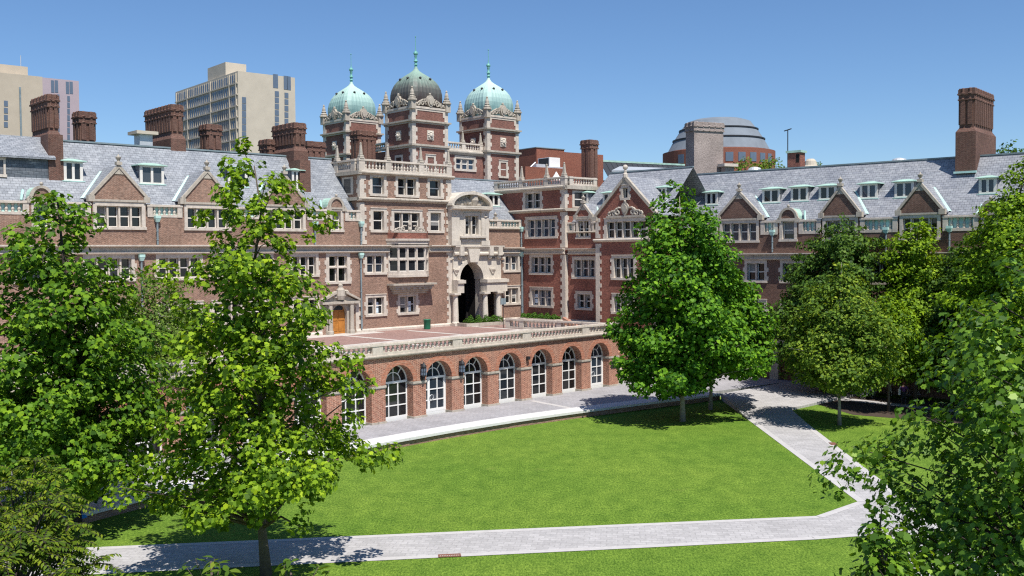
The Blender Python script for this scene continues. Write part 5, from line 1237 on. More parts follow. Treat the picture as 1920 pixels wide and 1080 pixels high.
m = MB(); m.tube([(FB.hx(39, 120, 8), 8, zt), (FB.hx(39, 120, 8), 8, FB.hz(39, 104, 8))], .09, 5); m.build('mast', M['metal'], H2)
FP = Fr(aty(148, 170, 275)[:2], 40)
H3 = thing('high_rise', 'mauve panelled high rise with two window strips behind the far left chimneys', 'building', FP.w(0, 0), FP.a)
a = FP.hx(36, 150); zt = FP.hz(148, 152); m = MB(); m.box(a, 0, 0, 20, 0, zt); m.build('slab', M['concrete_m'], H3)
for px in (98.7, 105.8, 126.5, 133.5): hstrip(H3, FP, px, [162 if px < 110 else 164.5], .85, 3.3)
hstrip(H3, FP, 109, [182+12*k for k in range(8)], .7, 1.45); hstrip(H3, FP, 128.5, [185+12*k for k in range(8)], .7, 1.45)
# rotunda
pR = aty(1347, 280, 300); rR = 103/1850*300
RO = thing('rotunda', 'round red brick building with a stepped grey metal dome behind the grey chimney', 'building', (pR[0], pR[1], 0))
zz = lambda y: 11.5+(471.5-y)*300/1850
m = MB(); m.lathe(0, 0, [(rR, 0), (rR, zz(288)), (rR*.9, zz(286))], 64); m.build('drum', M['brick_far'], RO, False)
m = MB()
tiers = [(93, 286), (81, 262), (80, 261), (80, 259), (70, 244.5), (69, 243.5), (69, 242), (55, 226), (40, 219), (10, 216)]
m.lathe(0, 0, [(r/1850*300, zz(y)) for r, y in [(94, 286), (82.5, 265), (70.5, 246.5), (58, 231), (44, 226.5), (8, 225.)]], 64); m.build('dome', M['zincroof'], RO)
m = MB()
for r, y in ((82.8, 265), (70.8, 246.5)):
    q = r/1850*300; m.lathe(0, 0, [(q+.1, zz(y+1.2)), (q+.35, zz(y+1.0)), (q+.35, zz(y-1.2)), (q-.1, zz(y-1.4))], 64)
m.build('gutter_rings', M['dark'], RO)
for i in range(9):
    a = -PI/2-.9+i*.22; q = rR+.02; o = inst('window', UWM, RO, (q*math.cos(a), q*math.sin(a), zz(312)), a+PI/2, (2.2, 1, 2.6))
# plain brick block with an air handler, and the black roofed hall
FQ = Fr(aty(1006, 290, 150)[:2], 38)
QB = thing('brick_block', 'plain flat roofed red brick block between the right dome and the slender chimney', 'building', FQ.w(0, 0), FQ.a)
m = MB(); m.box(0, FQ.hx(1058, 290), 0, 14, 0, FQ.hz(1006, 277)); m.build('wall', M['brick_far'], QB)
m = MB(); m.box(FQ.hx(1058, 290, 3), FQ.hx(1131, 290, 3), 3, 14, 0, FQ.hz(1085, 287, 3)); m.box(FQ.hx(985, 315, -8), FQ.hx(1080, 315, -8), -8, .01, 0, FQ.hz(1020, 314, -8)); m.build('annexe', M['brick_far'], QB)
m = MB(); m.box(-.1, FQ.hx(1058, 290)+.1, -.1, 14, FQ.hz(1006, 277), FQ.hz(1006, 275.5)); m.build('roof_edge', M['lead'], QB)
AH = thing('air_handler', 'white boxy air handling unit on the brick roof beside the right dome', 'air handler', FQ.w(0, -6), FQ.a)
a, b = FQ.hx(1030, 310, -6), FQ.hx(1050, 310, -6); z0, z1 = FQ.hz(1035, 313, -6), FQ.hz(1035, 295, -6)
m = MB(); m.box(a, b, 0, 2.6, z0, z1); m.build('housing', M['white'], AH); m = MB(); m.box(a-.04, a, .15, 2.4, z0+.15, z1-.1); m.build('grille', M['dark'], AH); m = MB(); m.box(a-.6, b+.8, -.3, 2.8, z0-.3, z0); m.box(a-2.2, a-.5, .3, 1.3, z0-.3, z0+.35); m.build('base_frame', M['metal'], AH)
m = MB(); m.tube([(a-4.4, 0, z0-.9), (a-2.6, 0, z0+.5)], .12, 6); m.build('duct', M['metal'], AH)
FN = Fr(aty(1132, 302, 165)[:2], 30)
NH = thing('hall', 'low hall with a black standing seam roof behind the right wing ridge', 'building', FN.w(0, 0), FN.a)
x1 = FN.hx(1292, 322); zt = FN.hz(1132, 302); m = MB(); m.box(0, x1, 0, 12, 0, zt-3.2); m.build('wall', M['brick_far'], NH)
m = MB(); m.add([(0, -1.8, zt-3.4), (x1, -1.8, zt-3.4), (x1, 1.2, zt), (0, 1.2, zt), (0, 12, zt), (x1, 12, zt)], [(0, 1, 2, 3), (3, 2, 5, 4)])
k = 0
while k*1.1 < x1: x = k*1.1; m.add([(x, -1.84, zt-3.36), (x+.1, -1.84, zt-3.36), (x+.1, 1.16, zt+.06), (x, 1.16, zt+.06)], [(0, 1, 2, 3)]); k += 1
m.build('roof', M['blackroof'], NH)
m = MB(); m.box(0, x1, 1.1, 1.5, zt, zt+.3); m.build('roof_edge', M['copper'], NH)
p = aty(1258, 318, 150); TT = thing('flat_roof', 'thin pale metal canopy roof left of the grey chimney', 'canopy', (p[0], p[1], 0), math.radians(-14))
m = MB(); m.add([(-9, 0, p[2]-.1), (5.5, 0, p[2]-.2), (5.5, 9, p[2]), (-9, 9, p[2]), (-9, 0, p[2]+.15), (5.5, 0, p[2]), (5.5, 9, p[2]+.6), (-9, 9, p[2]+1.5)], [(0,3,2,1),(4,5,6,7),(0,1,5,4),(1,2,6,5),(2,3,7,6),(3,0,4,7)]); m.build('roof', M['metal'], TT); m = MB(); m.box(-6, 4.5, 1, 8, 0, p[2]-.15); m.build('wall', M['brick_far'], TT)
# ================================================================== planting
KITE = np.array([(0, -.5, 0), (.36, -.05, .10), (0, .55, 0), (-.36, -.05, .10)])
ROUND = np.array([(0, -.5, 0), (.30, -.34, .06), (.46, .0, .10), (.26, .34, .05), (0, .55, -.06), (-.26, .34, .05), (-.46, .0, .10), (-.30, -.34, .06)])
MAPLE = np.array([(0, -.42, 0), (.20, -.30, .03), (.52, -.22, .0), (.42, .04, .08), (.46, .30, -.02), (.24, .29, .06), (0, .62, -.08), (-.24, .29, .06), (-.46, .30, -.02), (-.42, .04, .08), (-.52, -.22, .0), (-.20, -.30, .03)])
LONG = np.array([(0, -.5, 0), (.15, -.1, .05), (.10, .25, .02), (0, .55, -.10), (-.10, .25, .02), (-.15, -.1, .05)])
def unit(v): return v/(np.linalg.norm(v, axis=-1, keepdims=True)+1e-9)
def leaf_mesh(name, pos, nor, tan, size, shape, mat):
    n = len(pos); k = len(shape); bi = np.cross(nor, tan)
    co = pos[:, None, :]+size[:, None, None]*(shape[None, :, 0, None]*bi[:, None, :]+shape[None, :, 1, None]*tan[:, None, :]+shape[None, :, 2, None]*nor[:, None, :])
    me = bpy.data.meshes.new(name); me.vertices.add(n*k); me.vertices.foreach_set('co', co.astype(np.float32).ravel())
    me.loops.add(n*k); me.loops.foreach_set('vertex_index', np.arange(n*k, dtype=np.int32))
    me.polygons.add(n); me.polygons.foreach_set('loop_start', np.arange(0, n*k, k, dtype=np.int32))
    me.update(calc_edges=True); me.materials.append(mat); return me
def tree(name, label, base, H, prof, mat, leaf=.2, n=6000, shape=KITE, ncl=160, rc=.75, tr=.16, bark='bark', seed=1, group=None, droop=.35, lean=(0, 0), shell=.55, up=.55, flat=.7, hollow=0., tr_top=.15, forks=0.55, off=None, tb=None, limbs=70, tk=.7, sep=.0, lumpy=1., wexp=1.7):
    """trunk with limbs reaching the leaf clusters; prof: (height, radius[, dx, dy]) of the crown outline"""
    g = np.random.default_rng(seed); t = thing(name, label, 'tree', base, 0, group)
    pr = np.array([(p[0], p[1]) for p in prof]); dxp = np.array([p[2] if len(p) > 2 else 0. for p in prof]); dyp = np.array([p[3] if len(p) > 3 else 0. for p in prof])
    hs = np.linspace(pr[0, 0], pr[-1, 0], 200); rs = np.interp(hs, pr[:, 0], pr[:, 1]); w = rs**wexp+.02; w /= w.sum()
    ph = g.uniform(0, 6.28, 6)
    h = g.choice(hs, ncl, p=w)+g.uniform(-.15, .15, ncl); a = g.uniform(0, 2*PI, ncl); R = np.interp(h, pr[:, 0], pr[:, 1])
    lump = 1+lumpy*(.16*np.sin(3*a+ph[0]+h*.9)+.13*np.sin(5*a+ph[1]-h*1.7)+.08*np.sin(2*a+ph[2]+2.3*h))
    rad = np.clip(R*lump-rc*.55, .05, None)*np.sqrt(g.uniform(shell**2*(1 if not hollow else hollow), 1, ncl))
    if sep:                                     # clumps keep apart, so that gaps open between them
        keep = []; q0 = np.stack([np.interp(h, pr[:, 0], dxp)+rad*np.cos(a), rad*np.sin(a), h], 1)
        for i in range(ncl):
            if not keep or np.min(np.linalg.norm(q0[keep]-q0[i], axis=1)) > sep*rc or g.uniform() < .06: keep.append(i)
        h, a, rad, R, lump = h[keep], a[keep], rad[keep], R[keep], lump[keep]; ncl = len(keep)
    cx = np.interp(h, pr[:, 0], dxp); cy = np.interp(h, pr[:, 0], dyp)
    C_ = np.stack([cx+rad*np.cos(a), cy+rad*np.sin(a), h-droop*rad*.25], 1)
    rcl = rc*g.uniform(.55, 1.25, ncl)*np.clip(.45+R/max(pr[:, 1].max(), .1), .45, 1.15)
    wt = rcl**2; idx = g.choice(ncl, n, p=wt/wt.sum())
    d = unit(g.normal(size=(n, 3)))*np.cbrt(g.uniform(.12, 1, n))[:, None]; d[:, 2] *= flat
    pos = C_[idx]+d*rcl[idx][:, None]
    out = pos-np.stack([np.interp(pos[:, 2], pr[:, 0], dxp), np.interp(pos[:, 2], pr[:, 0], dyp), pos[:, 2]-.6], 1)
    nor = unit(unit(out)*.45+unit(d)*.35+np.array([0, 0, up])+g.normal(size=(n, 3))*.45)
    tan = g.normal(size=(n, 3)); tan[:, 2] -= droop*1.6; tan = unit(tan-nor*(tan*nor).sum(1)[:, None])
    sz = leaf*g.uniform(.6, 1.3, n)
    o = bpy.data.objects.new('crown', leaf_mesh('crown', pos, nor, tan, sz, shape, mat)); link(o, t)
    m = MB(); top = pr[-1, 0]*.94 if tb is None else tb; k = 9; pts = []; rr = []
    for i in range(k+1):
        f = i/k; z = top*f; x = np.interp(z, pr[:, 0], dxp)*tk*f; y = np.interp(z, pr[:, 0], dyp)*tk*f
        pts.append((x+.06*math.sin(3*f+seed)*f*2, y+.06*math.cos(4*f+seed)*f*2, z-.15*(i == 0))); rr.append(tr*(1.35 if i == 0 else 1-(1-tr_top)*f**.9))
    m.tube(pts, rr, 9); P_ = np.array(pts)
    sel = g.choice(ncl, min(ncl, limbs), replace=False)
    for j in sel:
        c = C_[j]; hz = max(pr[0, 0]*.85, c[2]-.25-.62*rad[j]); hz = min(hz, top*.97); f = hz/top*k; i = int(min(k-1, f)); p0 = P_[i]+(P_[i+1]-P_[i])*(f-i)
        r0 = np.interp(f, range(k+1), rr)*.5; mid = (p0+c)/2+np.array([0, 0, .10*rad[j]+.05])+g.normal(size=3)*.06*rad[j]
        m.tube([p0, mid, c, c+(c-mid)*.25], [r0, max(.018, r0*.55), max(.012, r0*.28), .006], 5)
    m.build('trunk', M[bark], t, True)
    return t
def at(px, py, z=0.): p = atz(px, py, z); return (float(p[0]), float(p[1]), z)
def zpx(py, px, Y): return float(aty(px, py, Y)[2])
# --- left foreground pair
b = at(500, 1078); s = b[1]/F
tree('plane_tree', 'bright lobed leaf tree with tall ragged top, its slim trunk beside the near path', b, 16, [(2.0, .7, -1.6), (2.6, 2.2, -.9), (3.4, 3.1, -.8), (4.1, 3.9, -.2), (4.8, 4.2, .1), (5.5, 3.2, -.3), (6.4, 2.9, -.5), (7.4, 3.0, -.2), (8.2, 3.0, .15), (9.1, 2.6, -.2), (10.1, 2.3, -.3), (11.3, 2.5, -.6), (12.1, 1.6, .0), (13.0, 1.9, -.1), (14.0, 1.6, -.25), (14.6, 1.1, -.4), (15.1, .8, -.5), (15.6, .45, -.5)], L_PLANE, .175, 25000, MAPLE, 1200, .50, .17, 'bark', 11, droop=.5, shell=.15, flat=.8, tr_top=.12, sep=1.36, lumpy=1.7, wexp=1.0)
b = at(142, 990)
tree('plane_tree', 'dark stemmed broad tree at far left in front of the arcade, deep green lobed leaves', b, 14.6, [(1.6, 2.2, -.6), (2.6, 3.6, -.3), (3.6, 4.2, -.3), (5.0, 4.5, -.8), (6.5, 4.3, -.6), (8.0, 3.6, -.5), (9.6, 3.1, -.4), (11., 2.6, -.5), (12.3, 2.25, -.6), (13.4, 1.6, -.6), (14.2, .95, -.7), (14.9, .3, -.7)], L_PLANE2, .205, 32000, MAPLE, 900, .66, .22, 'bark_d', 12, droop=.5, shell=.2, sep=1.05, lumpy=1.4)
b = (-19.5, 54, .0)
tree('small_tree', 'soft fine leaved pale green tree between the two lobed leaf trees at left', (-20.3, 56, 0), 11, [(2, 1.2), (4, 3.0), (6, 3.2), (8, 2.6), (9.6, 1.7), (10.6, .8), (11.4, .2)], L_FINE, .17, 26000, KITE, 700, .7, .11, 'bark', 13, droop=.3, sep=.7)
# --- the large tree before the arcade's right end, and its neighbour
b = at(1280, 790)
tree('plane_tree', 'large dense deep green tree standing on the lawn before the right end of the arcade', b, 16.2, [(2.0, 1.2, -.9), (2.8, 3.3, -.9), (3.8, 4.1, -.3), (5.2, 4.25, -.1), (6.8, 4.05, .0), (8.4, 3.75, .0), (10., 3.65, .0), (11.6, 3.1, .0), (13.0, 2.7, -.1), (14.4, 2.0, -.1), (15.4, 1.3, -.2), (16.2, .8, -.3)], L_BIG, .235, 38000, MAPLE, 1100, .78, .17, 'bark_l', 21, droop=.3, shell=.35, flat=.75, sep=1.0, tk=.3, lumpy=1.2)
b = at(1332, 768)
tree('plane_tree', 'smaller deep green tree close behind the large dense tree, leaning right over the walk', b, 12.2, [(2.6, 1.2, 1.2), (3.6, 2.9, 1.4), (5, 3.3, 1.5), (6.6, 3.0, 1.4), (8.2, 2.4, 1.2), (9.8, 1.7, .9), (11.2, .9, .7), (12.2, .2, .6)], L_BIG, .24, 18000, MAPLE, 500, .8, .14, 'bark_l', 22, droop=.3, shell=.35, sep=.85, tk=.3)
# --- right hand group
b = at(1574, 797)
tree('young_tree', 'round headed young tree with yellowish top and pale slim trunk right of the diagonal path', b, 11.2, [(2.2, 1.2), (3.0, 2.9), (4.2, 3.55), (5.8, 3.55), (7.2, 3.0), (8.6, 2.2), (9.9, 1.35), (10.8, .6), (11.4, .15)], L_OAK, .22, 28000, KITE, 800, .66, .115, 'bark_l', 23, droop=.2, shell=.35, sep=.75)
def P3(px, Y): return (float((px-960)/F*Y), Y, 0.)
tree('feathery_tree', 'dusky feathery tree behind the yellow topped young tree, reaching the gables', P3(1545, 78), 14.2, [(1.5, 2.2), (4, 4.3), (7, 4.5), (9.5, 3.9, .7), (11.2, 3.5, 1.4), (12.6, 3.0, 1.5), (13.7, 1.9, 1.6), (14.4, .6, 1.6)], L_CYP, .27, 36000, KITE, 800, .75, .2, 'bark_d', 24, droop=.6, shell=.3, flat=.5, sep=.7)
tree('locust_tree', 'bright yellow green upright tree hiding a gable window, third from the right edge', P3(1718, 75), 14, [(2, 1.8), (4, 2.5), (7, 2.6), (9.5, 2.4), (11.4, 2.1), (12.8, 1.6), (13.7, .9), (14.2, .2)], L_LOC, .25, 22000, KITE, 600, .72, .15, 'bark', 25, droop=.6, shell=.3, flat=.6, sep=.75)
tree('locust_tree', 'tall yellow green tree at the right edge rising over the roof eaves', P3(1905, 66), 16.5, [(2, 2.6), (5, 3.8), (8, 4.1, -.2), (10.5, 3.6, -.3), (12.6, 3.1, -.2), (14.4, 2.5, .1), (15.8, 2.0, .7), (17.2, 1.3, 1.1), (18.2, .5, 1.3)], L_LOC, .25, 38000, KITE, 900, .8, .2, 'bark_d', 26, droop=.6, shell=.3, flat=.6, sep=.75)
tree('feathery_tree', 'dark feathery tree between the two yellow green trees at right', P3(1815, 73), 12.6, [(1.5, 2.2), (4, 3.1), (7, 3.2), (9.3, 2.7), (11., 2.0), (12.2, 1.1), (12.9, .2)], L_CYP, .26, 26000, KITE, 600, .75, .16, 'bark_d', 27, droop=.6, shell=.3, flat=.55, sep=.7)
tree('young_tree', 'low mid green tree right of the round headed young tree, over the bicycles', P3(1668, 70), 8.6, [(2.8, 1.0), (3.6, 2.0), (5, 2.4), (6.6, 1.9), (7.9, 1.0), (8.7, .2)], L_LOC, .24, 14000, KITE, 400, .65, .1, 'bark', 28, droop=.5, sep=.75)
# --- near tree at the right
tree('maple_tree', 'near dark green maple filling the lower right corner, pointed drooping leaves in tiers', (11.0, 20.2, 0), 11.6, [(3.8, 3.2, .2), (4.6, 4.1, .1), (5.6, 3.8, .15), (6.6, 3.1, .3), (7.6, 3.2, .2), (8.6, 3.2, .1), (9.4, 2.6, .1), (10.2, 2.1, .0), (11.0, 1.4, -.3), (11.8, .6, -.6), (12.2, .2, -.6)], L_NEAR, .135, 28000, MAPLE, 1100, .46, .12, 'bark_d', 31, droop=.9, shell=.3, flat=.75, up=.5, sep=1.15, limbs=160, lumpy=1.4)
tree('maple_tree', 'slender leafy maple shoot left of the near maple, crossing the path junction', (7.0, 18.5, 0), 6.9, [(4.2, .9, .2), (4.9, .85, .1), (5.5, .6, 0), (6.1, .42, -.05), (6.75, .1, -.1)], L_NEAR, .16, 1500, MAPLE, 60, .32, .05, 'bark_d', 32, droop=1.0, flat=.8, limbs=40) 
# --- behind the roofs
for i, (px, py, Y, r, lab) in enumerate(((1398, 290, 150, 3.6, 'yellowish tree top behind the right ridge beside the grey chimney'), (1447, 290, 150, 3.3, 'mid green tree top behind the right ridge left of the aerial mast'), (1528, 294, 150, 2.2, 'small dark tree top behind the cream bell ventilator'), (1897, 262, 130, 3.4, 'dark tree top behind the roof at the right edge'))):
    z = zpx(py, px, Y); q = P3(px, Y)
    tree('distant_tree', lab, q, z, [(z-9, r*.9), (z-6, r*1.15), (z-3.2, r), (z-1.2, r*.6), (z, .2)], L_OAK if i != 3 else L_CYP, .36, 4200, KITE, 120, .95, .25, 'bark_d', 40+i, group='tree tops behind the right roof', limbs=20)
# --- compound leaved sumac in the lower left corner
def sumac(label, base, H, spread, nfr, seed, name='sumac_tree', leafm=L_SUM, lf=.17, frl=.62):
    g = np.random.default_rng(seed); t = thing(name, label, 'tree', base); pos = []; nor = []; tan = []; sz = []; m = MB()
    m.tube([(0, 0, -.1), (.1, 0, H*.4), (0, .1, H*.75)], [.11, .08, .05], 7)
    ends = []
    for j in range(int(nfr/7)):
        a = g.uniform(0, 6.28); r = spread*math.sqrt(g.uniform(.02, 1)); e = np.array([r*math.cos(a), r*math.sin(a), H*(1-.30*(r/spread)**2)-g.uniform(0, H*.22)]); ends.append(e)
        m.tube([(0, .05, H*.55), e*np.array([.5, .5, .86]), e], [.035, .022, .012], 5)
    for e in ends:
        for q in range(7):
            a = g.uniform(0, 6.28); el = g.uniform(-.1, .8); L = frl*g.uniform(.7, 1.25); d = np.array([math.cos(a)*math.cos(el), math.sin(a)*math.cos(el), math.sin(el)]); pts = []
            for k in range(9):
                f = k/8; pts.append(e+d*L*f+np.array([0, 0, -.42*L*f*f]))
            m.tube(pts[::2], [.008, .007, .006, .005, .004], 4)
            for k in range(1, 9):
                dv = unit(pts[k]-pts[k-1]); sd = unit(np.cross(dv, np.array([0, 0, 1.]))); nn = unit(np.cross(sd, dv))
                for s_ in (-1, 1):
                    tv = unit(sd*s_+dv*.45+np.array([0, 0, -.35])+g.normal(size=3)*.1); n2 = unit(nn+sd*s_*.3+g.normal(size=3)*.12); n2 = unit(n2-tv*(n2@tv)); l = lf*(1-.35*abs(k/8-.5)*2)*g.uniform(.8, 1.1)
                    pos.append(pts[k]+tv*l*.5); nor.append(n2); tan.append(tv); sz.append(l)
    o = bpy.data.objects.new('crown', leaf_mesh('crown', np.array(pos), np.array(nor), np.array(tan), np.array(sz), LONG*np.array([1.5, 1, 1]), leafm)); link(o, t); m.build('trunk', M['bark_d'], t, True); return t
p = aty(60, 1000, 19.); sumac('sumac like tree with narrow paired leaflets filling the lower left corner', (float(p[0])-.75, 19.4, 0), 7.0, 1.75, 620, 51, lf=.16)
p = aty(20, 930, 24.); sumac('paler feathery tree top at the left edge above the corner sumac', (float(p[0])-.8, 26., 0), 6.2, 1.7, 360, 52, lf=.17)
# --- sapling tips just below the window
def sapling(label, px, py, Y, n, seed, hgt):
    p = aty(px, py, Y); g = np.random.default_rng(seed); t = thing('sapling', label, 'sapling', (float(p[0]), Y, 0)); H = float(p[2]); m = MB(); pos = []; nor = []; tan = []; sz = []
    m.tube([(0, 0, -.1), (.05, 0, H*.6), (0, 0, H-.3)], [.05, .035, .015], 6)
    for j in range(n):
        a = g.uniform(0, 6.28); r = g.uniform(.05, hgt); e = np.array([r*math.cos(a), r*math.sin(a), H-g.uniform(0, .75)-.35*r]); s0 = np.array([0, 0, H-.9-.3*r])
        m.tube([s0, (s0+e)/2+np.array([0, 0, .06]), e], [.010, .007, .004], 4)
        for q in range(6):
            a2 = g.uniform(0, 6.28); tv = unit(np.array([math.cos(a2), math.sin(a2), g.uniform(-.8, .5)])); n2 = unit(np.array([g.normal()*.3, g.normal()*.3, 1.])); n2 = unit(n2-tv*(n2@tv)); l = .17*g.uniform(.55, 1.2)
            pos.append(e+tv*l*.55+(s0-e)*.06*q*g.uniform(0, 1)); nor.append(n2); tan.append(tv); sz.append(l)
    o = bpy.data.objects.new('crown', leaf_mesh('crown', np.array(pos), np.array(nor), np.array(tan), np.array(sz), np.array([(x*1.6 if abs(x) > 0 else 0, y, z) for x, y, z in LONG]), L_SAP)); link(o, t); m.build('trunk', M['bark'], t, True)
sapling('light green sapling top with broad leaves at the bottom edge under the slim trunk', 395, 1012, 13.5, 15, 61, .6); sapling('reddish tipped sapling spray at the bottom edge right of the slim trunk', 545, 1034, 13.5, 14, 62, .55); sapling('sparse sapling twig at the bottom edge left of the slim trunk', 318, 1046, 12.5, 7, 63, .4)
# --- shrubs in planters
def shrub(label, loc, r, h, seed, grp):
    g = np.random.default_rng(seed); n = 520; d = unit(g.normal(size=(n, 3))); d[:, 2] = np.abs(d[:, 2]); pos = d*np.array([r, r*.8, h])*np.cbrt(g.uniform(.2, 1, n))[:, None]*(1+.2*np.sin(5*d[:, :1]+seed)); nor = unit(d+g.normal(size=(n, 3))*.5+np.array([0, 0, .5])); tan = g.normal(size=(n, 3)); tan = unit(tan-nor*(tan*nor).sum(1)[:, None])
    o = bpy.data.objects.new('shrub', leaf_mesh('shrub', pos, nor, tan, .15*g.uniform(.6, 1.2, n), KITE, L_SHRUB)); link(o); o.location = loc; tag(o, label, 'shrub', grp)
L_SHRUBS = ['rounded green shrub in the portal bed, against the left column', 'green shrub in the portal bed, second from the left column', 'green shrub in the middle of the portal bed', 'green shrub at the right end of the portal bed, before the orange cart']
for i in range(4):
    q = FL.w(.75+i*1.0, -1.7-.12*i); shrub(L_SHRUBS[i], (q[0], q[1], tz+.3), .62, .62, 70+i, 'shrubs in the portal bed')
PB = thing('planter', 'low curved stone edged planting bed in front of the portal', 'planter', FL.w(0, 0, tz), FL.a); m = MB(); pts = [(-.1, -.1), (-.1, -2.2), (1., -2.6), (4.6, -2.6), (5.4, -1.9), (4.9, -1.3), (3.9, -1.0), (3.9, -.9), (.2, -.9)]; m.flat(pts, 0, .3); m.build('kerb', M['stone_w'], PB); m = MB(); m.flat([(.1, -.95), (.1, -2.1), (1., -2.4), (4.5, -2.4), (5.0, -1.9), (4.6, -1.4)], .3, .32); m.build('soil', M['soil'], PB)
PM = thing('planter', 'long stone planter at the foot of the red brick corner block', 'planter', FM.w(0, 0, tz), FM.a); m = MB(); m.box(.9, 6., -1.5, -.25, 0, .42); m.build('trough', M['stone'], PM); m = MB(); m.box(1.05, 5.85, -1.35, -.35, .42, .44); m.build('soil', M['soil'], PM)
LB = ['left end', 'second place from the left', 'middle', 'second place from the right', 'right end']
for i in range(5):
    q = FM.w(1.4+i*1.0, -.85); shrub('dark green shrub at the %s of the long planter' % LB[i], (q[0], q[1], tz+.44), .55, .42+.08*(i % 2), 80+i, 'shrubs in the long planter')

# ================================================================== bicycles and a passer-by in the shade of the trees
def bicycle(label, px, py, rz, col):
    q = at(px, py); t = thing('bicycle', label, 'bicycle', q, rz, 'bicycles parked under the trees')
    fm = plain('bike paint', col, .4, .1); A, B_, Cc, D, E = (-.52, 0, .34), (-.08, 0, .28), (-.24, 0, .82), (.34, 0, .78), (.52, 0, .34)
    m = MB()
    for p1, p2 in ((A, B_), (A, Cc), (B_, Cc), (Cc, D), (B_, D), (D, E)): m.tube([p1, p2], .028, 6)
    m.tube([D, (.30, 0, .98)], .025, 6); m.build('frame', fm, t)
    for x in (-.52, .52):
        m = MB(); m.tube([(x+.34*math.cos(a*PI/10), 0, .34+.34*math.sin(a*PI/10)) for a in range(21)], .024, 5); w = m.build('wheel', M['dark'], t); m = MB()
        for k in range(6): a = k*PI/6; m.tube([(x-.33*math.cos(a), 0, .34-.33*math.sin(a)), (x+.33*math.cos(a), 0, .34+.33*math.sin(a))], .006, 3)
        m.build('spokes', M['metal'], w)
    m = MB(); m.tube([(.24, -.28, 1.0), (.32, -.1, .99), (.32, .1, .99), (.24, .28, 1.0)], .02, 5); m.build('handlebar', M['metal'], t)
    m = MB(); m.box(-.38, -.12, -.07, .07, .88, .94); m.tube([Cc, (-.25, 0, .9)], .018, 5); m.build('saddle', M['dark'], t)
    m = MB(); m.tube([(-.08, -.1, .28), (-.08, .1, .28), (-.08, .1, .12)], .02, 5); m.build('pedals', M['dark'], t)
bicycle('dark bicycle with a pale frame, leftmost of the bicycles under the trees', 1627, 748, .5, (.55, .52, .54)); bicycle('white framed bicycle between the dark bicycle and the standing person', 1668, 746, .95, (.85, .80, .75)); bicycle('black bicycle lying half hidden beside the standing person', 1708, 748, .2, (.10, .10, .12))
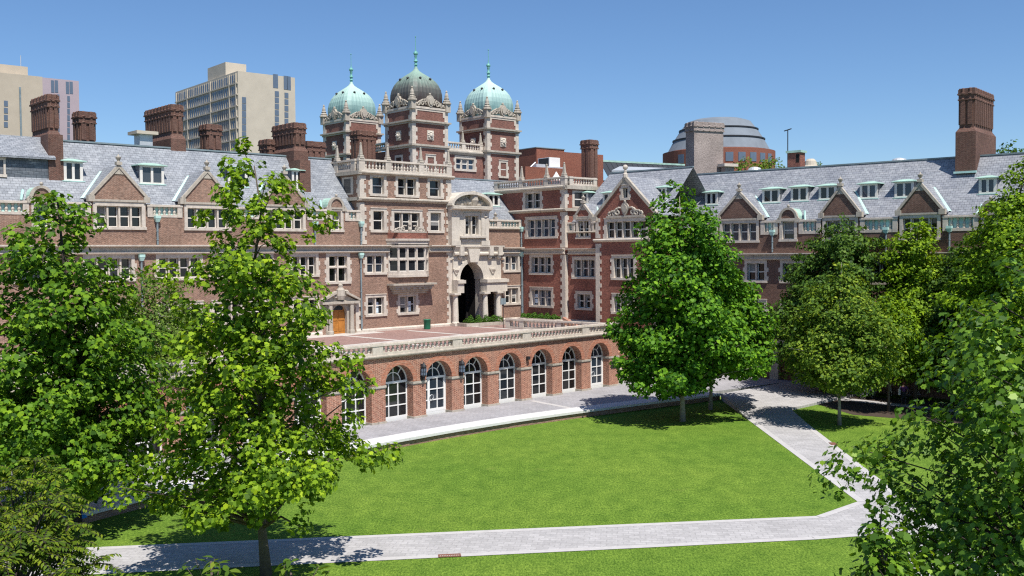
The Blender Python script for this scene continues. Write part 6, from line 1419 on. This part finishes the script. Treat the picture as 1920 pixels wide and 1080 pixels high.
def person(px, py):
    q = at(px, py); t = thing('person', 'person in purple top and dark trousers with white bag, standing by the bicycles', 'person', q, 2.9)
    V = [(0, 0, .95), (0, 0, 1.12), (0, .01, 1.36), (0, 0, 1.47), (0, .0, 1.52), (0, .01, 1.60), (0, .02, 1.70), (.10, 0, .92), (.11, -.01, .50), (.12, .02, .09), (.13, -.12, .04), (-.10, 0, .92), (-.13, .05, .50), (-.14, .10, .09), (-.15, -.04, .04), (.19, 0, 1.40), (.25, .03, 1.13), (.26, -.05, .90), (-.19, 0, 1.40), (-.27, .02, 1.13), (-.25, -.10, .92)]
    E = [(0, 1), (1, 2), (2, 3), (3, 4), (4, 5), (5, 6), (0, 7), (7, 8), (8, 9), (9, 10), (0, 11), (11, 12), (12, 13), (13, 14), (2, 15), (15, 16), (16, 17), (2, 18), (18, 19), (19, 20)]
    Rr = [.14, .125, .15, .06, .055, .085, .07, .095, .062, .042, .035, .095, .062, .042, .035, .062, .046, .032, .062, .046, .032]
    def skin(nm, keep, mat, sc=1.):
        mp = {v: i for i, v in enumerate(keep)}; me = bpy.data.meshes.new(nm); me.from_pydata([V[i] for i in keep], [(mp[a], mp[b]) for a, b in E if a in mp and b in mp], []); me.update(); me.materials.append(mat)
        o = bpy.data.objects.new(nm, me); link(o, t); sk = o.modifiers.new('skin', 'SKIN'); su = o.modifiers.new('sub', 'SUBSURF'); su.levels = 2; su.render_levels = 2
        for i, v in enumerate(keep): me.skin_vertices[0].data[i].radius = (Rr[v]*sc, Rr[v]*sc*.85)
        me.skin_vertices[0].data[0].use_root = True
        return o
    skin('body', list(range(21)), plain('skin', (.45, .25, .18), .6, .1))
    skin('shirt', [0, 1, 2, 15, 16, 18, 19], plain('purple cloth', (.14, .04, .17), .9, .15), 1.14); skin('trousers', [0, 7, 8, 9, 11, 12, 13], plain('dark trousers', (.03, .028, .035), .9, .2), 1.16)
    m = MB(); m.ball((0, .025, 1.665), .10, 10, 7, 1.05); m.build('hair', plain('dark red hair', (.11, .03, .02), .7, .2), t, True)
    m = MB(); m.flat([(.24, -.14), (.36, -.1), (.36, .14), (.24, .18)], .78, 1.2); m.tube([(.30, .1, 1.2), (.2, .04, 1.45), (.30, -.1, 1.2)], .015, 4); m.build('bag', M['whitecloth'], t)
    for s_ in (-1, 1):
        m = MB(); hx, hy, hz = (.26, -.06, .86) if s_ > 0 else (-.25, -.11, .88)
        for k in range(4): m.tube([(hx+.0, hy-.03+.018*k, hz), (hx+.005*s_, hy-.035+.018*k, hz-.045), (hx-.012*s_, hy-.04+.018*k, hz-.075-.008*(k in (1, 2)))], [.010, .009, .007], 5)
        m.tube([(hx-.01*s_, hy-.03, hz+.03), (hx-.03*s_, hy-.06, hz), (hx-.03*s_, hy-.065, hz-.03)], [.011, .010, .008], 5); m.ball((hx, hy-.005, hz+.01), .038, 8, 5, 1.2); m.build('hand', bpy.data.materials['skin'], t, True)
person(1694, 760)

# ================================================================== light, sky, camera
EL, AZ = math.radians(61), math.radians(152)
wd = bpy.data.worlds.new('World'); S.world = wd; wd.use_nodes = True; nt = wd.node_tree; bg = nt.nodes['Background']
sk = nt.nodes.new('ShaderNodeTexSky'); sk.sky_type = 'NISHITA'; sk.sun_disc = False; sk.sun_elevation = EL; sk.sun_rotation = AZ; sk.altitude = 50; sk.air_density = 1.0; sk.dust_density = 0.; sk.ozone_density = 10.
nt.links.new(sk.outputs[0], bg.inputs[0]); bg.inputs[1].default_value = .10
sd = Vector((math.sin(AZ)*math.cos(EL), math.cos(AZ)*math.cos(EL), math.sin(EL)))
l = bpy.data.lights.new('sun', 'SUN'); l.energy = 5.0; l.angle = math.radians(.5); l.color = (1, .955, .88); o = bpy.data.objects.new('sun', l); link(o); o.rotation_euler = sd.to_track_quat('Z', 'Y').to_euler(); o.location = (0, -20, 60)
cd = bpy.data.cameras.new('camera'); co = bpy.data.objects.new('camera', cd); link(co); cd.sensor_width = 36; cd.lens = F/1920*36; cd.clip_start = .1; cd.clip_end = 6000
co.matrix_world = Matrix(((RT[0], UP[0], -FW[0], 0), (RT[1], UP[1], -FW[1], 0), (RT[2], UP[2], -FW[2], ZC), (0, 0, 0, 1)))
S.camera = co; S.view_settings.view_transform = 'Standard'; S.view_settings.look = 'None'; S.view_settings.gamma = 1.; S.view_settings.exposure = .30
S.cycles.max_bounces = 6; S.cycles.transmission_bounces = 3; S.cycles.use_denoising = False; S.cycles.diffuse_bounces = 3; S.cycles.filter_width = 1.2
